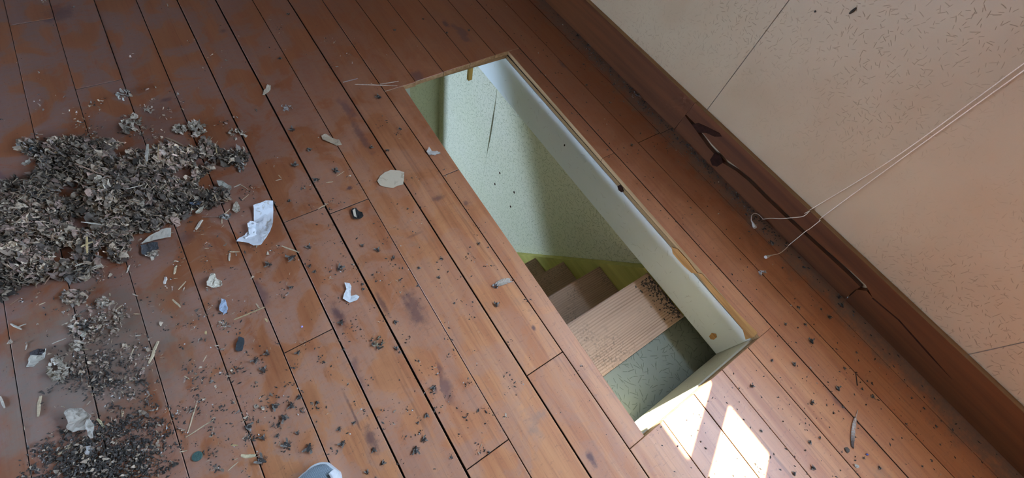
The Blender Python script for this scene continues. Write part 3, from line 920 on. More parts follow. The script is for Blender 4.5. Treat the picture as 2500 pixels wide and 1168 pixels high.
ORD = ['nearest', 'second nearest', 'third nearest', 'fourth nearest', 'fifth nearest', 'sixth nearest', 'seventh nearest', 'eighth nearest', 'ninth nearest', 'tenth nearest', 'eleventh nearest', 'twelfth nearest', 'thirteenth nearest', 'fourteenth nearest', 'fifteenth nearest', 'sixteenth nearest', 'seventeenth nearest', 'eighteenth nearest', 'nineteenth nearest', 'twentieth nearest']
MARKS = [('the white paper wipe', 625, 555), ('the hook-shaped white paper', 858, 722), ('the cream card scrap', 955, 438), ('the black bark chip', 872, 523), ('the clump of dead wasps', 921, 838), ('the sneaker', 790, 1150), ('the teal disc', 482, 1115), ('the slate-blue chip', 588, 840),
         ('the pale feather tuft', 1220, 692), ('the flat beige leaf curl', 810, 345), ('the grey paper lump', 205, 1030), ('the cream paper wad', 527, 690), ('the white torn card', 390, 590), ('the bushy cream leaf bundle', 482, 317), ('the tangle of pale leaf', 143, 905), ('the longest straw', 610, 765),
         ('the farther cord pull', 1838, 552), ('the nearer cord pull', 1875, 628), ('the grey feather', 2083, 1050), ('the rusty nail', 2091, 925), ('the near right hatch corner', 1855, 825), ('the baseboard knot', 1720, 320), ('the far right hatch corner', 1242, 125), ('the near left hatch corner', 1565, 1075), ('the far left hatch corner', 985, 208), ('the blue bead', 2115, 1110), ('the white fluff', 1861, 668), ('the white chip', 2088, 1138)]
def place_labels(items, what):
    """name each of many alike things by the landmark it lies closest to"""
    pos = {o: Vector((o.location.x, o.location.y, 0)) for o in items}
    seen = set()
    for o in items:
        opts = []
        for nm, x, y in MARKS:
            m = F(x, y)
            rank = sorted(items, key=lambda q: (pos[q] - m).length).index(o)
            opts.append((rank, (pos[o] - m).length, nm))
        opts.sort()
        rank, _, nm = opts[0]
        if rank < len(ORD):
            o['label'] = f'{what}, {ORD[rank]} to {nm}'

# ------------------------------------------------------------------ straws and splinters, each one by itself
M['straw'] = attr_mat('dry_straw', 0.7)
C9, C5, CZ2, C6 = crop(0, 760, 0.34934), crop(0, 400, 0.34243), crop(300, 260, 0.18837), crop(560, 400, 0.34240)
STRAW, PALE, BROWN, YELL = (0.62, 0.50, 0.32), (0.66, 0.60, 0.48), (0.36, 0.22, 0.14), (0.66, 0.50, 0.24)
STRAWS = [
    (C9, 1108, 212, 1042, 368, 0.0085, STRAW, 'broad flat straw lying right of the dirt-stained patch, across a board seam'),
    (C9, 285, 595, 265, 740, 0.0075, STRAW, 'flat straw standing upright in view left of the grey paper lump'),
    (C9, 1370, 655, 1315, 850, 0.0035, STRAW, 'thin straw beside another one, steeper of the crossing pair at lower left'),
    (C9, 1500, 757, 1298, 885, 0.0034, STRAW, 'thin straw slanting up right, longer of the pair at lower left'),
    (C9, 1685, 1013, 1788, 1015, 0.0090, (0.72, 0.62, 0.38), 'short wide yellow wood chip near the bottom edge'),
    (C9, 360, 345, 435, 405, 0.0040, PALE, None),
    (C9, 500, 938, 410, 1005, 0.0085, STRAW, 'wedge shaped straw chip below the grey paper lump'),
    (C9, 75, 90, 155, 130, 0.0050, PALE, None), (C9, 185, 90, 130, 110, 0.0035, PALE, None),
    (C9, 680, 755, 730, 815, 0.0060, (0.60, 0.52, 0.30), 'bent yellowish straw touching the grey paper lump'),
    (C9, 210, 1090, 285, 1112, 0.0055, PALE, None), (C9, 500, 918, 605, 912, 0.0030, STRAW, None),
    (C9, 1115, 870, 1100, 935, 0.0040, STRAW, None), (C9, 1020, 938, 1090, 940, 0.0028, STRAW, None),
    (C9, 945, 475, 865, 510, 0.0035, STRAW, None), (C9, 1440, 140, 1442, 165, 0.0055, YELL, None),
    (C9, 365, 230, 465, 190, 0.0032, PALE, None), (C9, 940, 250, 915, 315, 0.0034, STRAW, None),
    (C9, 1445, 310, 1420, 355, 0.0030, STRAW, None), (C9, 865, 775, 868, 840, 0.0042, BROWN, None),
    (C9, 915, 820, 880, 850, 0.0035, BROWN, None), (C9, 1665, 1055, 1595, 1115, 0.0028, STRAW, None),
    (C9, 0, 600, 35, 680, 0.0050, PALE, 'pale straw cut off by the left edge of the picture'),
    (C9, 190, 235, 180, 272, 0.0035, PALE, None), (C9, 1290, 455, 1325, 478, 0.0032, STRAW, None),
    (C9, 560, 270, 620, 268, 0.0034, STRAW, None), (C9, 930, 955, 955, 985, 0.0045, STRAW, None),
    (C9, 1090, 838, 1112, 858, 0.0030, STRAW, None), (C9, 1255, 988, 1310, 975, 0.0030, STRAW, None),
    (C9, 1180, 945, 1190, 940, 0.0025, PALE, None), (C9, 1615, 938, 1665, 942, 0.0042, YELL, None),
    (C9, 860, 700, 858, 738, 0.0050, STRAW, None), (C9, 720, 310, 745, 312, 0.0045, PALE, None),
    (C9, 1640, 1040, 1665, 1030, 0.002, STRAW, None), (C9, 935, 20, 978, 22, 0.0035, STRAW, None), (C9, 945, 172, 988, 170, 0.0034, PALE, None),
    (C5, 610, 60, 850, 160, 0.0040, BROWN, 'long thin reddish twig lying across the top of the debris heap'),
    (C5, 985, 260, 1110, 230, 0.0030, PALE, 'slim pale straw sticking out of the middle of the debris heap'),
    (C5, 1393, 470, 1445, 402, 0.0095, PALE, 'pale wood chip with a dark dot right of the debris heap'),
    (C5, 1440, 382, 1582, 380, 0.0042, (0.34, 0.22, 0.17), 'brown forked twig lying level between heap and white wipe'),
    (C5, 1585, 375, 1640, 325, 0.0038, STRAW, None), (C5, 1583, 385, 1583, 430, 0.0040, STRAW, None),
    (C5, 1725, 260, 1775, 220, 0.0028, STRAW, None),
    (C5, 1258, 728, 1242, 790, 0.0070, STRAW, 'stubby straw chip below the white-and-dark card scrap'),
    (C5, 1325, 840, 1275, 900, 0.0040, STRAW, None), (C5, 1230, 970, 1290, 1025, 0.0050, STRAW, None),
    (C5, 1668, 1113, 1890, 1025, 0.0048, (0.60, 0.46, 0.25), 'longest straw, lying alone in the open below the white wipe'),
    (C5, 1825, 1000, 1850, 1032, 0.0042, STRAW, 'short straw leaning against the longest straw'),
    (C5, 683, 565, 690, 680, 0.0060, YELL, 'yellow straw chip, upright one of the small cross below the heap'),
    (C5, 640, 632, 722, 596, 0.0065, (0.70, 0.58, 0.33), 'yellow straw chip, level one of the small cross below the heap'),
    (C5, 925, 725, 905, 780, 0.0045, PALE, None), (C5, 1182, 810, 1175, 860, 0.0085, (0.70, 0.66, 0.58), None),
    (C5, 650, 465, 790, 482, 0.0040, PALE, None), (C5, 945, 930, 985, 945, 0.0035, PALE, None),
    (C5, 430, 780, 355, 880, 0.0034, BROWN, None), (C5, 70, 1010, 150, 955, 0.0030, BROWN, None),
    (C5, 280, 1010, 325, 990, 0.0032, STRAW, None), (C5, 600, 770, 665, 748, 0.0032, PALE, None),
    (C5, 690, 765, 760, 740, 0.0035, PALE, None), (C5, 1640, 640, 1635, 695, 0.0055, PALE, None), (C5, 1640, 628, 1710, 630, 0.0045, STRAW, None),
    (C5, 795, 985, 820, 1000, 0.004, STRAW, None), (C5, 780, 925, 788, 945, 0.0035, STRAW, None), (C5, 825, 1045, 875, 1010, 0.003, STRAW, None),
    (C5, 955, 1072, 1000, 1074, 0.003, STRAW, None), (C5, 1460, 605, 1490, 606, 0.003, STRAW, None), (C5, 1240, 820, 1268, 818, 0.0025, STRAW, None),
    (CZ2, 560, 405, 815, 525, 0.0075, (0.48, 0.36, 0.24), 'flat brown splinter lying behind the debris heap'),
    (CZ2, 420, 610, 420, 830, 0.0090, (0.50, 0.47, 0.38), 'grey-white wooden slat standing upright at the back of the heap'),
    (CZ2, 565, 630, 565, 825, 0.0030, (0.46, 0.32, 0.17), 'narrow tan stem beside the grey-white slat'),
    (CZ2, 1240, 580, 1255, 660, 0.0030, YELL, None), (CZ2, 1530, 1020, 1625, 1085, 0.0036, STRAW, None),
    (CZ2, 1440, 1050, 1530, 1010, 0.0042, PALE, None), (CZ2, 1400, 800, 1450, 760, 0.0024, STRAW, None),
    (CZ2, 1090, 830, 1165, 880, 0.0040, (0.46, 0.30, 0.18), None), (CZ2, 655, 815, 715, 805, 0.0040, STRAW, None), (CZ2, 900, 795, 940, 835, 0.0050, STRAW, None),
    (C6, 375, 587, 500, 635, 0.0050, STRAW, 'straw lying just below right of the white wipe'),
    (C6, 630, 325, 705, 283, 0.0050, (0.60, 0.44, 0.28), 'pointed tan splinter lying on a board end joint'),
    (C6, 690, 135, 740, 130, 0.0035, STRAW, None), (C6, 765, 90, 820, 55, 0.0022, STRAW, None),
    (C6, 255, 1105, 275, 1130, 0.0050, YELL, None), (C6, 350, 80, 372, 105, 0.003, STRAW, None), (C6, 330, 120, 375, 112, 0.0028, PALE, None),
]
rs = random.Random(3)
small_straws = []
for (cr, ax, ay, bx, by, w, colr, lab) in STRAWS:
    pa, pb = F(*cr(ax, ay)), F(*cr(bx, by))
    mid = (pa + pb) / 2
    hb = max(pile_h(mid.x, mid.y), pile_h(pa.x, pa.y), pile_h(pb.x, pb.y), 0.0)
    z = hb * 1.25 + 0.0004 + (0.008 if hb > 0 else 0)
    hs = Heap()
    hs.straw((pa.x, pa.y, z), (pb.x, pb.y, z + 0.0006), w, colr, rs)
    o = hs.build('straw', 'straw', None, (mid.x, mid.y, z))
    if lab:
        tag(o, lab, 'straw')
    else:
        tag(o, 'short straw scrap, one of many lying round the debris heap', 'straw', 'small straw scraps on the floor')
        small_straws.append(o)
place_labels(small_straws, 'short straw scrap')

# ------------------------------------------------------------------ paper, leaves and other flat scraps
def scrap(name, label, cat, px, colr, stain, amt, thick=0.0012, crumple=0.004, seed=0, lift=0.002, group=None, z0=0.0, cuts=4, sc_=40.0, fold=None):
    pts = [F(*q) for q in px]
    c = sum((p for p in pts), Vector((0, 0, 0))) / len(pts)
    bm = bmesh.new()
    bm.faces.new([bm.verts.new((p.x - c.x, p.y - c.y, 0)) for p in pts])
    bmesh.ops.triangulate(bm, faces=bm.faces[:])
    bmesh.ops.subdivide_edges(bm, edges=bm.edges[:], cuts=cuts, use_grid_fill=True)
    sz = max(v.co.length for v in bm.verts)
    for v in bm.verts:
        n1 = noise.noise((v.co.x * 1.6 / sz + seed, v.co.y * 1.6 / sz, seed * 0.7))
        n2 = noise.noise((v.co.x * 5 / sz, v.co.y * 5 / sz + seed, 3.1))
        v.co.z = crumple * (0.9 * n1 + 0.45 * n2) + lift * (v.co.length / sz) ** 2
        if fold:
            v.co.z += fold(v.co.x / sz, v.co.y / sz)
    zm = min(v.co.z for v in bm.verts)
    for v in bm.verts:
        v.co.z += -zm
    bmesh.ops.recalc_face_normals(bm, faces=bm.faces)
    g = bmesh.ops.extrude_face_region(bm, geom=bm.faces[:])
    for v in [e for e in g['geom'] if isinstance(e, bmesh.types.BMVert)]:
        v.co.z += thick
    me_mat = paper_mat(name + '_surface', colr, stain, amt, sc_)
    o = bm_obj(name, bm, me_mat, None, False)
    o.location = (c.x, c.y, z0 + 0.0005)
    return tag(o, label, cat, group)

DIRT = (0.12, 0.10, 0.07)
wipe = scrap('paper_wipe', 'crumpled light blue-white paper wipe with brown dirt on the floor', 'paper', [C6(*q) for q in ((182, 312), (235, 302), (270, 290), (328, 292), (326, 350), (318, 420), (300, 490), (275, 545), (235, 594), (185, 600), (150, 580), (110, 572), (68, 575), (85, 545), (120, 520), (140, 490), (142, 425), (160, 418), (178, 430))],
             (0.74, 0.78, 0.80), (0.30, 0.24, 0.15), 0.5, 0.0015, 0.010, 2.0, 0.012, cuts=5, sc_=55)
bm = bmesh.new()
for k, (q0, q1, wd, hh) in enumerate((((150, 440), (200, 455), 0.012, 0.016), ((170, 430), (165, 520), 0.010, 0.014), ((120, 540), (190, 500), 0.008, 0.010))):
    a, b = F(*C6(*q0)), F(*C6(*q1))
    d = (b - a)
    q = Vector((-d.y, d.x, 0)).normalized() * wd
    rows = []
    for i in range(6):
        t = i / 5
        c = a + d * t + Vector((0, 0, 0.004 + 0.002 * sin(i * 2.1 + k)))
        rows.append([bm.verts.new(c - q + Vector((0, 0, 0.0))), bm.verts.new(c - q * 0.3 + Vector((0, 0, hh))), bm.verts.new(c + q * 0.4 + Vector((0, 0, hh * 0.8))), bm.verts.new(c + q)])
    for r0, r1 in zip(rows, rows[1:]):
        for j in range(3):
            bm.faces.new((r0[j], r1[j], r1[j + 1], r0[j + 1]))
o = bm_obj('fold', bm, wipe.data.materials[0])
o.parent = wipe
o.matrix_parent_inverse = Matrix.Translation(-wipe.location)

scrap('card_scrap', 'rounded cream card scrap on the floor near the hatch edge', 'paper', [C6(*q) for q in ((1056, 128), (1075, 95), (1110, 68), (1150, 50), (1215, 55), (1248, 68), (1246, 115), (1238, 152), (1200, 160), (1170, 176), (1120, 172), (1075, 158))], (0.58, 0.50, 0.36), (0.30, 0.24, 0.15), 0.5, 0.0016, 0.002, 5, 0.002)
scrap('torn_paper', 'white torn paper bit shaped like a hook, alone in mid floor', 'paper', [C6(*q) for q in ((825, 857), (862, 860), (873, 880), (866, 920), (868, 945), (905, 938), (930, 955), (915, 980), (860, 997), (812, 968), (822, 930), (838, 900))], (0.72, 0.76, 0.76), (0.35, 0.30, 0.22), 0.25, 0.0012, 0.005, 7, 0.006)
blk = scrap('bark_chip', 'black bark chip with a white edge in mid floor', 'chip', [C6(*q) for q in ((868, 345), (880, 325), (905, 322), (925, 345), (950, 355), (958, 378), (935, 400), (905, 402), (885, 395))], (0.03, 0.03, 0.028), (0.10, 0.09, 0.08), 0.5, 0.003, 0.006, 9, 0.006)
bm = bmesh.new()
a = [F(*C6(*q)) - blk.location for q in ((882, 345), (900, 330), (905, 365), (912, 395), (892, 385))]
prism(bm, [(p.x, p.y, 0.009) for p in a], (0, 0, 0.0012))
o = bm_obj('pale_edge', bm, paper_mat('pale_chip_edge', (0.62, 0.55, 0.42), DIRT, 0.3), blk)
tag(o, 'pale cream edge strip')
scrap('paper_wad', 'cream crumpled paper wad below the debris heap', 'paper', [C5(*q) for q in ((1490, 880), (1500, 840), (1520, 800), (1550, 800), (1555, 830), (1590, 845), (1595, 865), (1560, 895), (1520, 892))], (0.66, 0.62, 0.50), DIRT, 0.6, 0.0015, 0.014, 11, 0.004, cuts=5)
scrap('blue_scrap', 'small blue-grey crumpled scrap left of the longest straw', 'scrap', [C5(*q) for q in ((1570, 1050), (1580, 1000), (1590, 972), (1612, 972), (1625, 1000), (1632, 1040), (1625, 1075), (1602, 1086), (1590, 1065))], (0.38, 0.46, 0.56), (0.10, 0.12, 0.16), 0.6, 0.0012, 0.009, 13, 0.004)
scrap('slate_chip', 'dark slate-blue chip pointing upward below the longest straw', 'chip', [C9(*q) for q in ((1648, 270), (1660, 225), (1682, 185), (1712, 195), (1712, 235), (1700, 280), (1665, 285))], (0.045, 0.055, 0.06), (0.10, 0.11, 0.12), 0.6, 0.003, 0.006, 15, 0.004)
C2 = crop(600, 0, 0.35955)
scrap('dry_leaf', 'flat beige dry leaf curl on the boards left of the hatch', 'leaf', [C2(*q) for q in ((515, 930), (545, 920), (590, 940), (635, 955), (655, 990), (625, 1000), (600, 985), (560, 970), (525, 955))], (0.46, 0.38, 0.27), DIRT, 0.5, 0.001, 0.006, 17, 0.004)
scrap('dry_leaf', 'tiny beige leaf bit upright on a seam at upper left', 'leaf', [C2(*q) for q in ((118, 650), (125, 620), (150, 582), (172, 585), (172, 612), (150, 635), (130, 655))], (0.50, 0.44, 0.33), DIRT, 0.5, 0.001, 0.006, 19, 0.004)
scrap('paper_shred', 'pale grey ragged shred at the very edge of the hatch', 'paper', [C2(*q) for q in ((1228, 1040), (1245, 1010), (1262, 1030), (1320, 1038), (1322, 1052), (1285, 1062), (1245, 1055))], (0.52, 0.49, 0.43), DIRT, 0.6, 0.001, 0.008, 21, 0.006)
lump = scrap('paper_lump', 'largest grey paper lump lying in the dirt at lower left', 'paper', [C9(*q) for q in ((500, 715), (545, 690), (600, 685), (640, 730), (680, 780), (705, 815), (698, 895), (680, 895), (640, 830), (590, 840), (540, 850), (510, 830), (518, 770))], (0.46, 0.42, 0.35), (0.16, 0.14, 0.11), 0.6, 0.0016, 0.016, 23, 0.003, cuts=5)
l1 = scrap('curled_leaf', 'two-toned leaf, dark above and pale below, at far lower left', 'leaf', [C9(*q) for q in ((200, 395), (215, 350), (235, 315), (300, 310), (330, 290), (345, 270), (320, 330), (280, 355), (260, 395))], (0.52, 0.50, 0.42), DIRT, 0.35, 0.0012, 0.007, 25, 0.006)
scrap('curled_leaf', 'dark upper half of a leaf at far lower left', 'leaf', [C9(*q) for q in ((225, 312), (232, 290), (275, 265), (325, 268), (335, 285), (300, 308), (250, 312))], (0.075, 0.07, 0.075), (0.15, 0.14, 0.13), 0.5, 0.0012, 0.006, 26, 0.008)
scrap('curled_leaf', 'pale triangular leaf scrap below the smaller debris clump', 'leaf', [C9(*q) for q in ((545, 145), (605, 138), (610, 165), (598, 190), (575, 180))], (0.58, 0.55, 0.45), DIRT, 0.3, 0.0012, 0.004, 27, 0.008)
scrap('curled_leaf', 'pale pointed leaf scrap on top of the smaller debris clump', 'leaf', [C9(*q) for q in ((500, 118), (540, 98), (628, 70), (630, 82), (590, 98), (555, 125), (535, 138))], (0.54, 0.50, 0.41), DIRT, 0.4, 0.0012, 0.006, 28, 0.010)
C4 = crop(300, 440, 0.20544)
scrap('card_scrap', 'white torn card lying below the right end of the heap', 'paper', [C4(*q) for q in ((245, 780), (330, 700), (420, 640), (490, 600), (550, 592), (605, 598), (596, 700), (520, 708), (450, 725), (360, 745))], (0.60, 0.57, 0.47), (0.34, 0.26, 0.16), 0.4, 0.0014, 0.005, 31, 0.006, z0=0.006)
scrap('curled_leaf', 'dark slate leaf tucked under the white torn card', 'leaf', [C4(*q) for q in ((232, 790), (300, 765), (370, 745), (430, 752), (425, 790), (440, 820), (370, 840), (310, 890), (275, 910), (240, 890))], (0.085, 0.09, 0.095), (0.20, 0.19, 0.17), 0.5, 0.0012, 0.004, 33, 0.004)
scrap('dry_leaf', 'grey-green folded leaf standing at the right tip of the heap', 'leaf', [C4(*q) for q in ((1145, 45), (1205, 40), (1240, 60), (1300, 85), (1305, 130), (1270, 180), (1215, 190), (1175, 150))], (0.34, 0.335, 0.28), (0.17, 0.17, 0.15), 0.5, 0.0012, 0.008, 35, 0.010, z0=0.004)
scrap('dry_leaf', 'beige withered leaf left of the white wipe', 'leaf', [C4(*q) for q in ((1300, 360), (1335, 290), (1370, 270), (1395, 320), (1392, 370), (1370, 410), (1340, 395))], (0.40, 0.35, 0.27), DIRT, 0.6, 0.0012, 0.009, 37, 0.004)
scrap('card_scrap', 'narrow pale card strip leaning out of the right of the heap', 'paper', [C4(*q) for q in ((880, 400), (930, 345), (985, 325), (975, 350), (930, 420), (895, 425))], (0.46, 0.43, 0.33), DIRT, 0.4, 0.0012, 0.004, 39, 0.006, z0=0.004)
scrap('curled_leaf', 'blue-black leaf sliver on the right flank of the heap', 'leaf', [C4(*q) for q in ((820, 325), (870, 290), (930, 282), (980, 305), (940, 330), (880, 335))], (0.09, 0.11, 0.14), (0.22, 0.23, 0.24), 0.4, 0.0012, 0.005, 40, 0.006, z0=0.012)
C1 = crop(0, 300, 0.18835)
scrap('curled_leaf', 'dark teal leaf at the upper left tip of the heap', 'leaf', [C1(*q) for q in ((445, 400), (490, 375), (540, 380), (545, 410), (500, 455), (460, 440))], (0.07, 0.10, 0.115), (0.15, 0.17, 0.17), 0.5, 0.0012, 0.006, 41, 0.008, z0=0.012)
scrap('dry_leaf', 'pale pointed leaf just left of the heap', 'leaf', [C1(*q) for q in ((290, 545), (330, 520), (390, 500), (430, 495), (400, 540), (350, 570), (315, 562))], (0.33, 0.29, 0.235), DIRT, 0.5, 0.0012, 0.008, 43, 0.008)
scrap('wood_flake', 'orange-tan wood flake standing in the upper left of the heap', 'flake', [C1(*q) for q in ((778, 425), (805, 405), (835, 440), (838, 500), (820, 530), (790, 520), (775, 480))], (0.50, 0.36, 0.18), (0.28, 0.18, 0.09), 0.4, 0.0014, 0.003, 45, 0.004, z0=0.022)
# dry leaves crumpled together
def wad(label, name, cx, cy, rx, ry, n, cols, seed, size=(0.010, 0.022), hmax=0.014, group=None, cat='leaves'):
    rr = random.Random(seed)
    h = Heap()
    c = F(cx, cy)
    for _ in range(n):
        a, d = rr.uniform(0, 6.28), math.sqrt(rr.random())
        p = F(cx + rx * d * cos(a), cy + ry * d * sin(a))
        h.flake((p.x, p.y, 0.003 + hmax * (1 - d * d) * rr.uniform(0.4, 1.0)), rr.uniform(*size), rr.uniform(0.4, 0.8), rr.uniform(-1.2, 1.2), rr.uniform(0, 6.3), (rr.gauss(0, 0.4), rr.gauss(0, 0.4)), rr.choice(cols), rr, 4, 2, 0.35)
    return tag(h.build(name, 'debris', None, (c.x, c.y, 0.0)), label, cat, group)
LEAF = [(0.58, 0.51, 0.40), (0.50, 0.44, 0.34), (0.42, 0.36, 0.28), (0.62, 0.55, 0.44), (0.30, 0.26, 0.2)]
LEAFG = [(0.42, 0.40, 0.34), (0.5, 0.47, 0.40), (0.30, 0.29, 0.26), (0.2, 0.19, 0.18)]
wad('pale crumpled leaf lying over a seam behind the left of the heap', 'crumpled_leaf', 322, 300, 26, 20, 34, LEAF, 61)
wad('tail of pale leaf hanging below the crumpled leaf behind the heap', 'crumpled_leaf', 306, 322, 10, 12, 10, LEAF, 62)
wad('bushy cream leaf bundle behind the middle of the heap', 'crumpled_leaf', 482, 317, 24, 18, 48, LEAF, 63)
wad('looser left half of the cream leaf bundle behind the heap', 'crumpled_leaf', 444, 318, 20, 11, 26, LEAF, 64, hmax=0.009)
wad('small curled leaf bits on a seam, farthest right behind the heap', 'crumpled_leaf', 582, 327, 24, 13, 22, LEAF, 65, (0.007, 0.015), 0.008)
wad('dark and pale leaf tuft alone on a seam, farthest behind the heap', 'crumpled_leaf', 304, 233, 17, 12, 24, LEAFG + LEAF[:2], 66, (0.007, 0.015), 0.010)
wad('pink-grey shred behind the heap, right of the lone tuft', 'crumpled_leaf', 366, 268, 11, 8, 12, LEAF, 67, (0.006, 0.013), 0.006)
wad('cream leaf bundle on the back edge of the heap, right of centre', 'crumpled_leaf', 503, 374, 19, 13, 30, LEAF, 68, hmax=0.02)
wad('grey leaf tuft on a seam at the right end of the heap', 'crumpled_leaf', 590, 405, 13, 15, 20, LEAFG, 69, (0.007, 0.016), 0.010)
wad('ball of pale leaf at the upper left tip of the heap', 'crumpled_leaf', 66, 358, 18, 14, 28, LEAFG + LEAF, 70, hmax=0.016)
wad('tangle of pale leaf below the left of the dirt-stained patch', 'crumpled_leaf', 143, 905, 22, 30, 40, LEAF, 71, (0.008, 0.018), 0.012)
wad('twisted pale shred above the tangle at lower left', 'crumpled_leaf', 190, 845, 20, 16, 22, LEAF, 72, (0.006, 0.016), 0.008)
wad('grey shredded clump below the heap, beside the seam', 'crumpled_leaf', 182, 728, 30, 20, 60, GREYS, 73, (0.008, 0.018), 0.016)
wad('smaller grey clump right of the shredded clump below the heap', 'crumpled_leaf', 258, 742, 20, 15, 34, GREYS + LEAF, 74, (0.006, 0.015), 0.010)
wad('grey clump holding the pale leaf scraps at lower left', 'crumpled_leaf', 200, 805, 30, 22, 46, GREYS + DARKS, 75, (0.006, 0.015), 0.010)
wad('brown and grey curl under the heap, left of the white torn card', 'crumpled_leaf', 288, 628, 22, 14, 26, LEAF + GREYS, 76, (0.008, 0.018), 0.010)
wad('shred bundle below the dark slate leaf', 'crumpled_leaf', 374, 622, 13, 11, 18, LEAF, 77, (0.006, 0.014), 0.007)
wad('small white shred of tissue in the dirt at the bottom left', 'crumpled_leaf', 220, 1103, 11, 9, 14, [(0.62, 0.60, 0.56), (0.5, 0.48, 0.44)], 78, (0.006, 0.014), 0.008)
wad('withered bits at the twig fork left of the white wipe', 'crumpled_leaf', 552, 529, 13, 8, 18, LEAFG, 79, (0.006, 0.013), 0.008)
wad('pale grey feathery shred in mid floor, upper left', 'crumpled_leaf', 697, 265, 17, 7, 14, [(0.42, 0.38, 0.34)], 80, (0.006, 0.014), 0.004)

# teal disc
bm = bmesh.new()
c = F(482, 1115)
bmesh.ops.create_cone(bm, cap_ends=True, segments=24, radius1=0.0115, radius2=0.0108, depth=0.003, matrix=Matrix.Translation((0, 0, 0.0015)))
o = bm_obj('teal_disc', bm, plain('teal_enamel', (0.06, 0.115, 0.10), 0.5, 0.2, 300), None, False)
o.location = (c.x, c.y, 0.0003)
tag(o, 'small round dark teal disc at the lower left', 'disc')

# ------------------------------------------------------------------ dead insects
M['insect'] = attr_mat('insect_shell', 0.45)
def insect_mesh(seed):
    rr = random.Random(seed)
    h = Heap()
    n = 8
    base = len(h.v)
    prof = [(-1.0, 0.12), (-0.8, 0.34), (-0.4, 0.46), (0.0, 0.40), (0.25, 0.30), (0.45, 0.36), (0.62, 0.26), (0.72, 0.17), (0.85, 0.24), (1.0, 0.10)]
    for x, r_ in prof:
        for k in range(n):
            a = 2 * pi * k / n
            h.v.append((x * 0.0055, r_ * 0.0055 * cos(a), 0.0024 + r_ * 0.0050 * sin(a)))
            m = rr.uniform(0.7, 1.3)
            h.c.append((0.035 * m, 0.030 * m, 0.026 * m, 1))
    for i in range(len(prof) - 1):
        for k in range(n):
            h.f.append((base + i * n + k, base + i * n + (k + 1) % n, base + (i + 1) * n + (k + 1) % n, base + (i + 1) * n + k))
    for s_ in (-1, 1):
        h.flake((-0.003, s_ * 0.0032, 0.0035), 0.009, 0.36, 0.2, s_ * (2.7 + rr.uniform(-0.4, 0.3)), (0.0, 0.2), (0.22, 0.20, 0.17), rr, 3, 1, 0.1)
        for k in range(3):
            h.straw((0.001 * (k + 0.5), s_ * 0.0012, 0.0016), (0.0022 * (k - 0.6) + rr.uniform(-0.001, 0.001), s_ * 0.0055, 0.0005), 0.0006, (0.03, 0.026, 0.02), rr)
    o = h.build('dead_insect', 'insect')
    return o
protos = [insect_mesh(100 + i) for i in range(4)]
C12, C8, C3, C10 = crop(1800, 760, 0.34930), crop(1800, 400, 0.34247), crop(1200, 0, 0.35955), crop(600, 760, 0.34934)
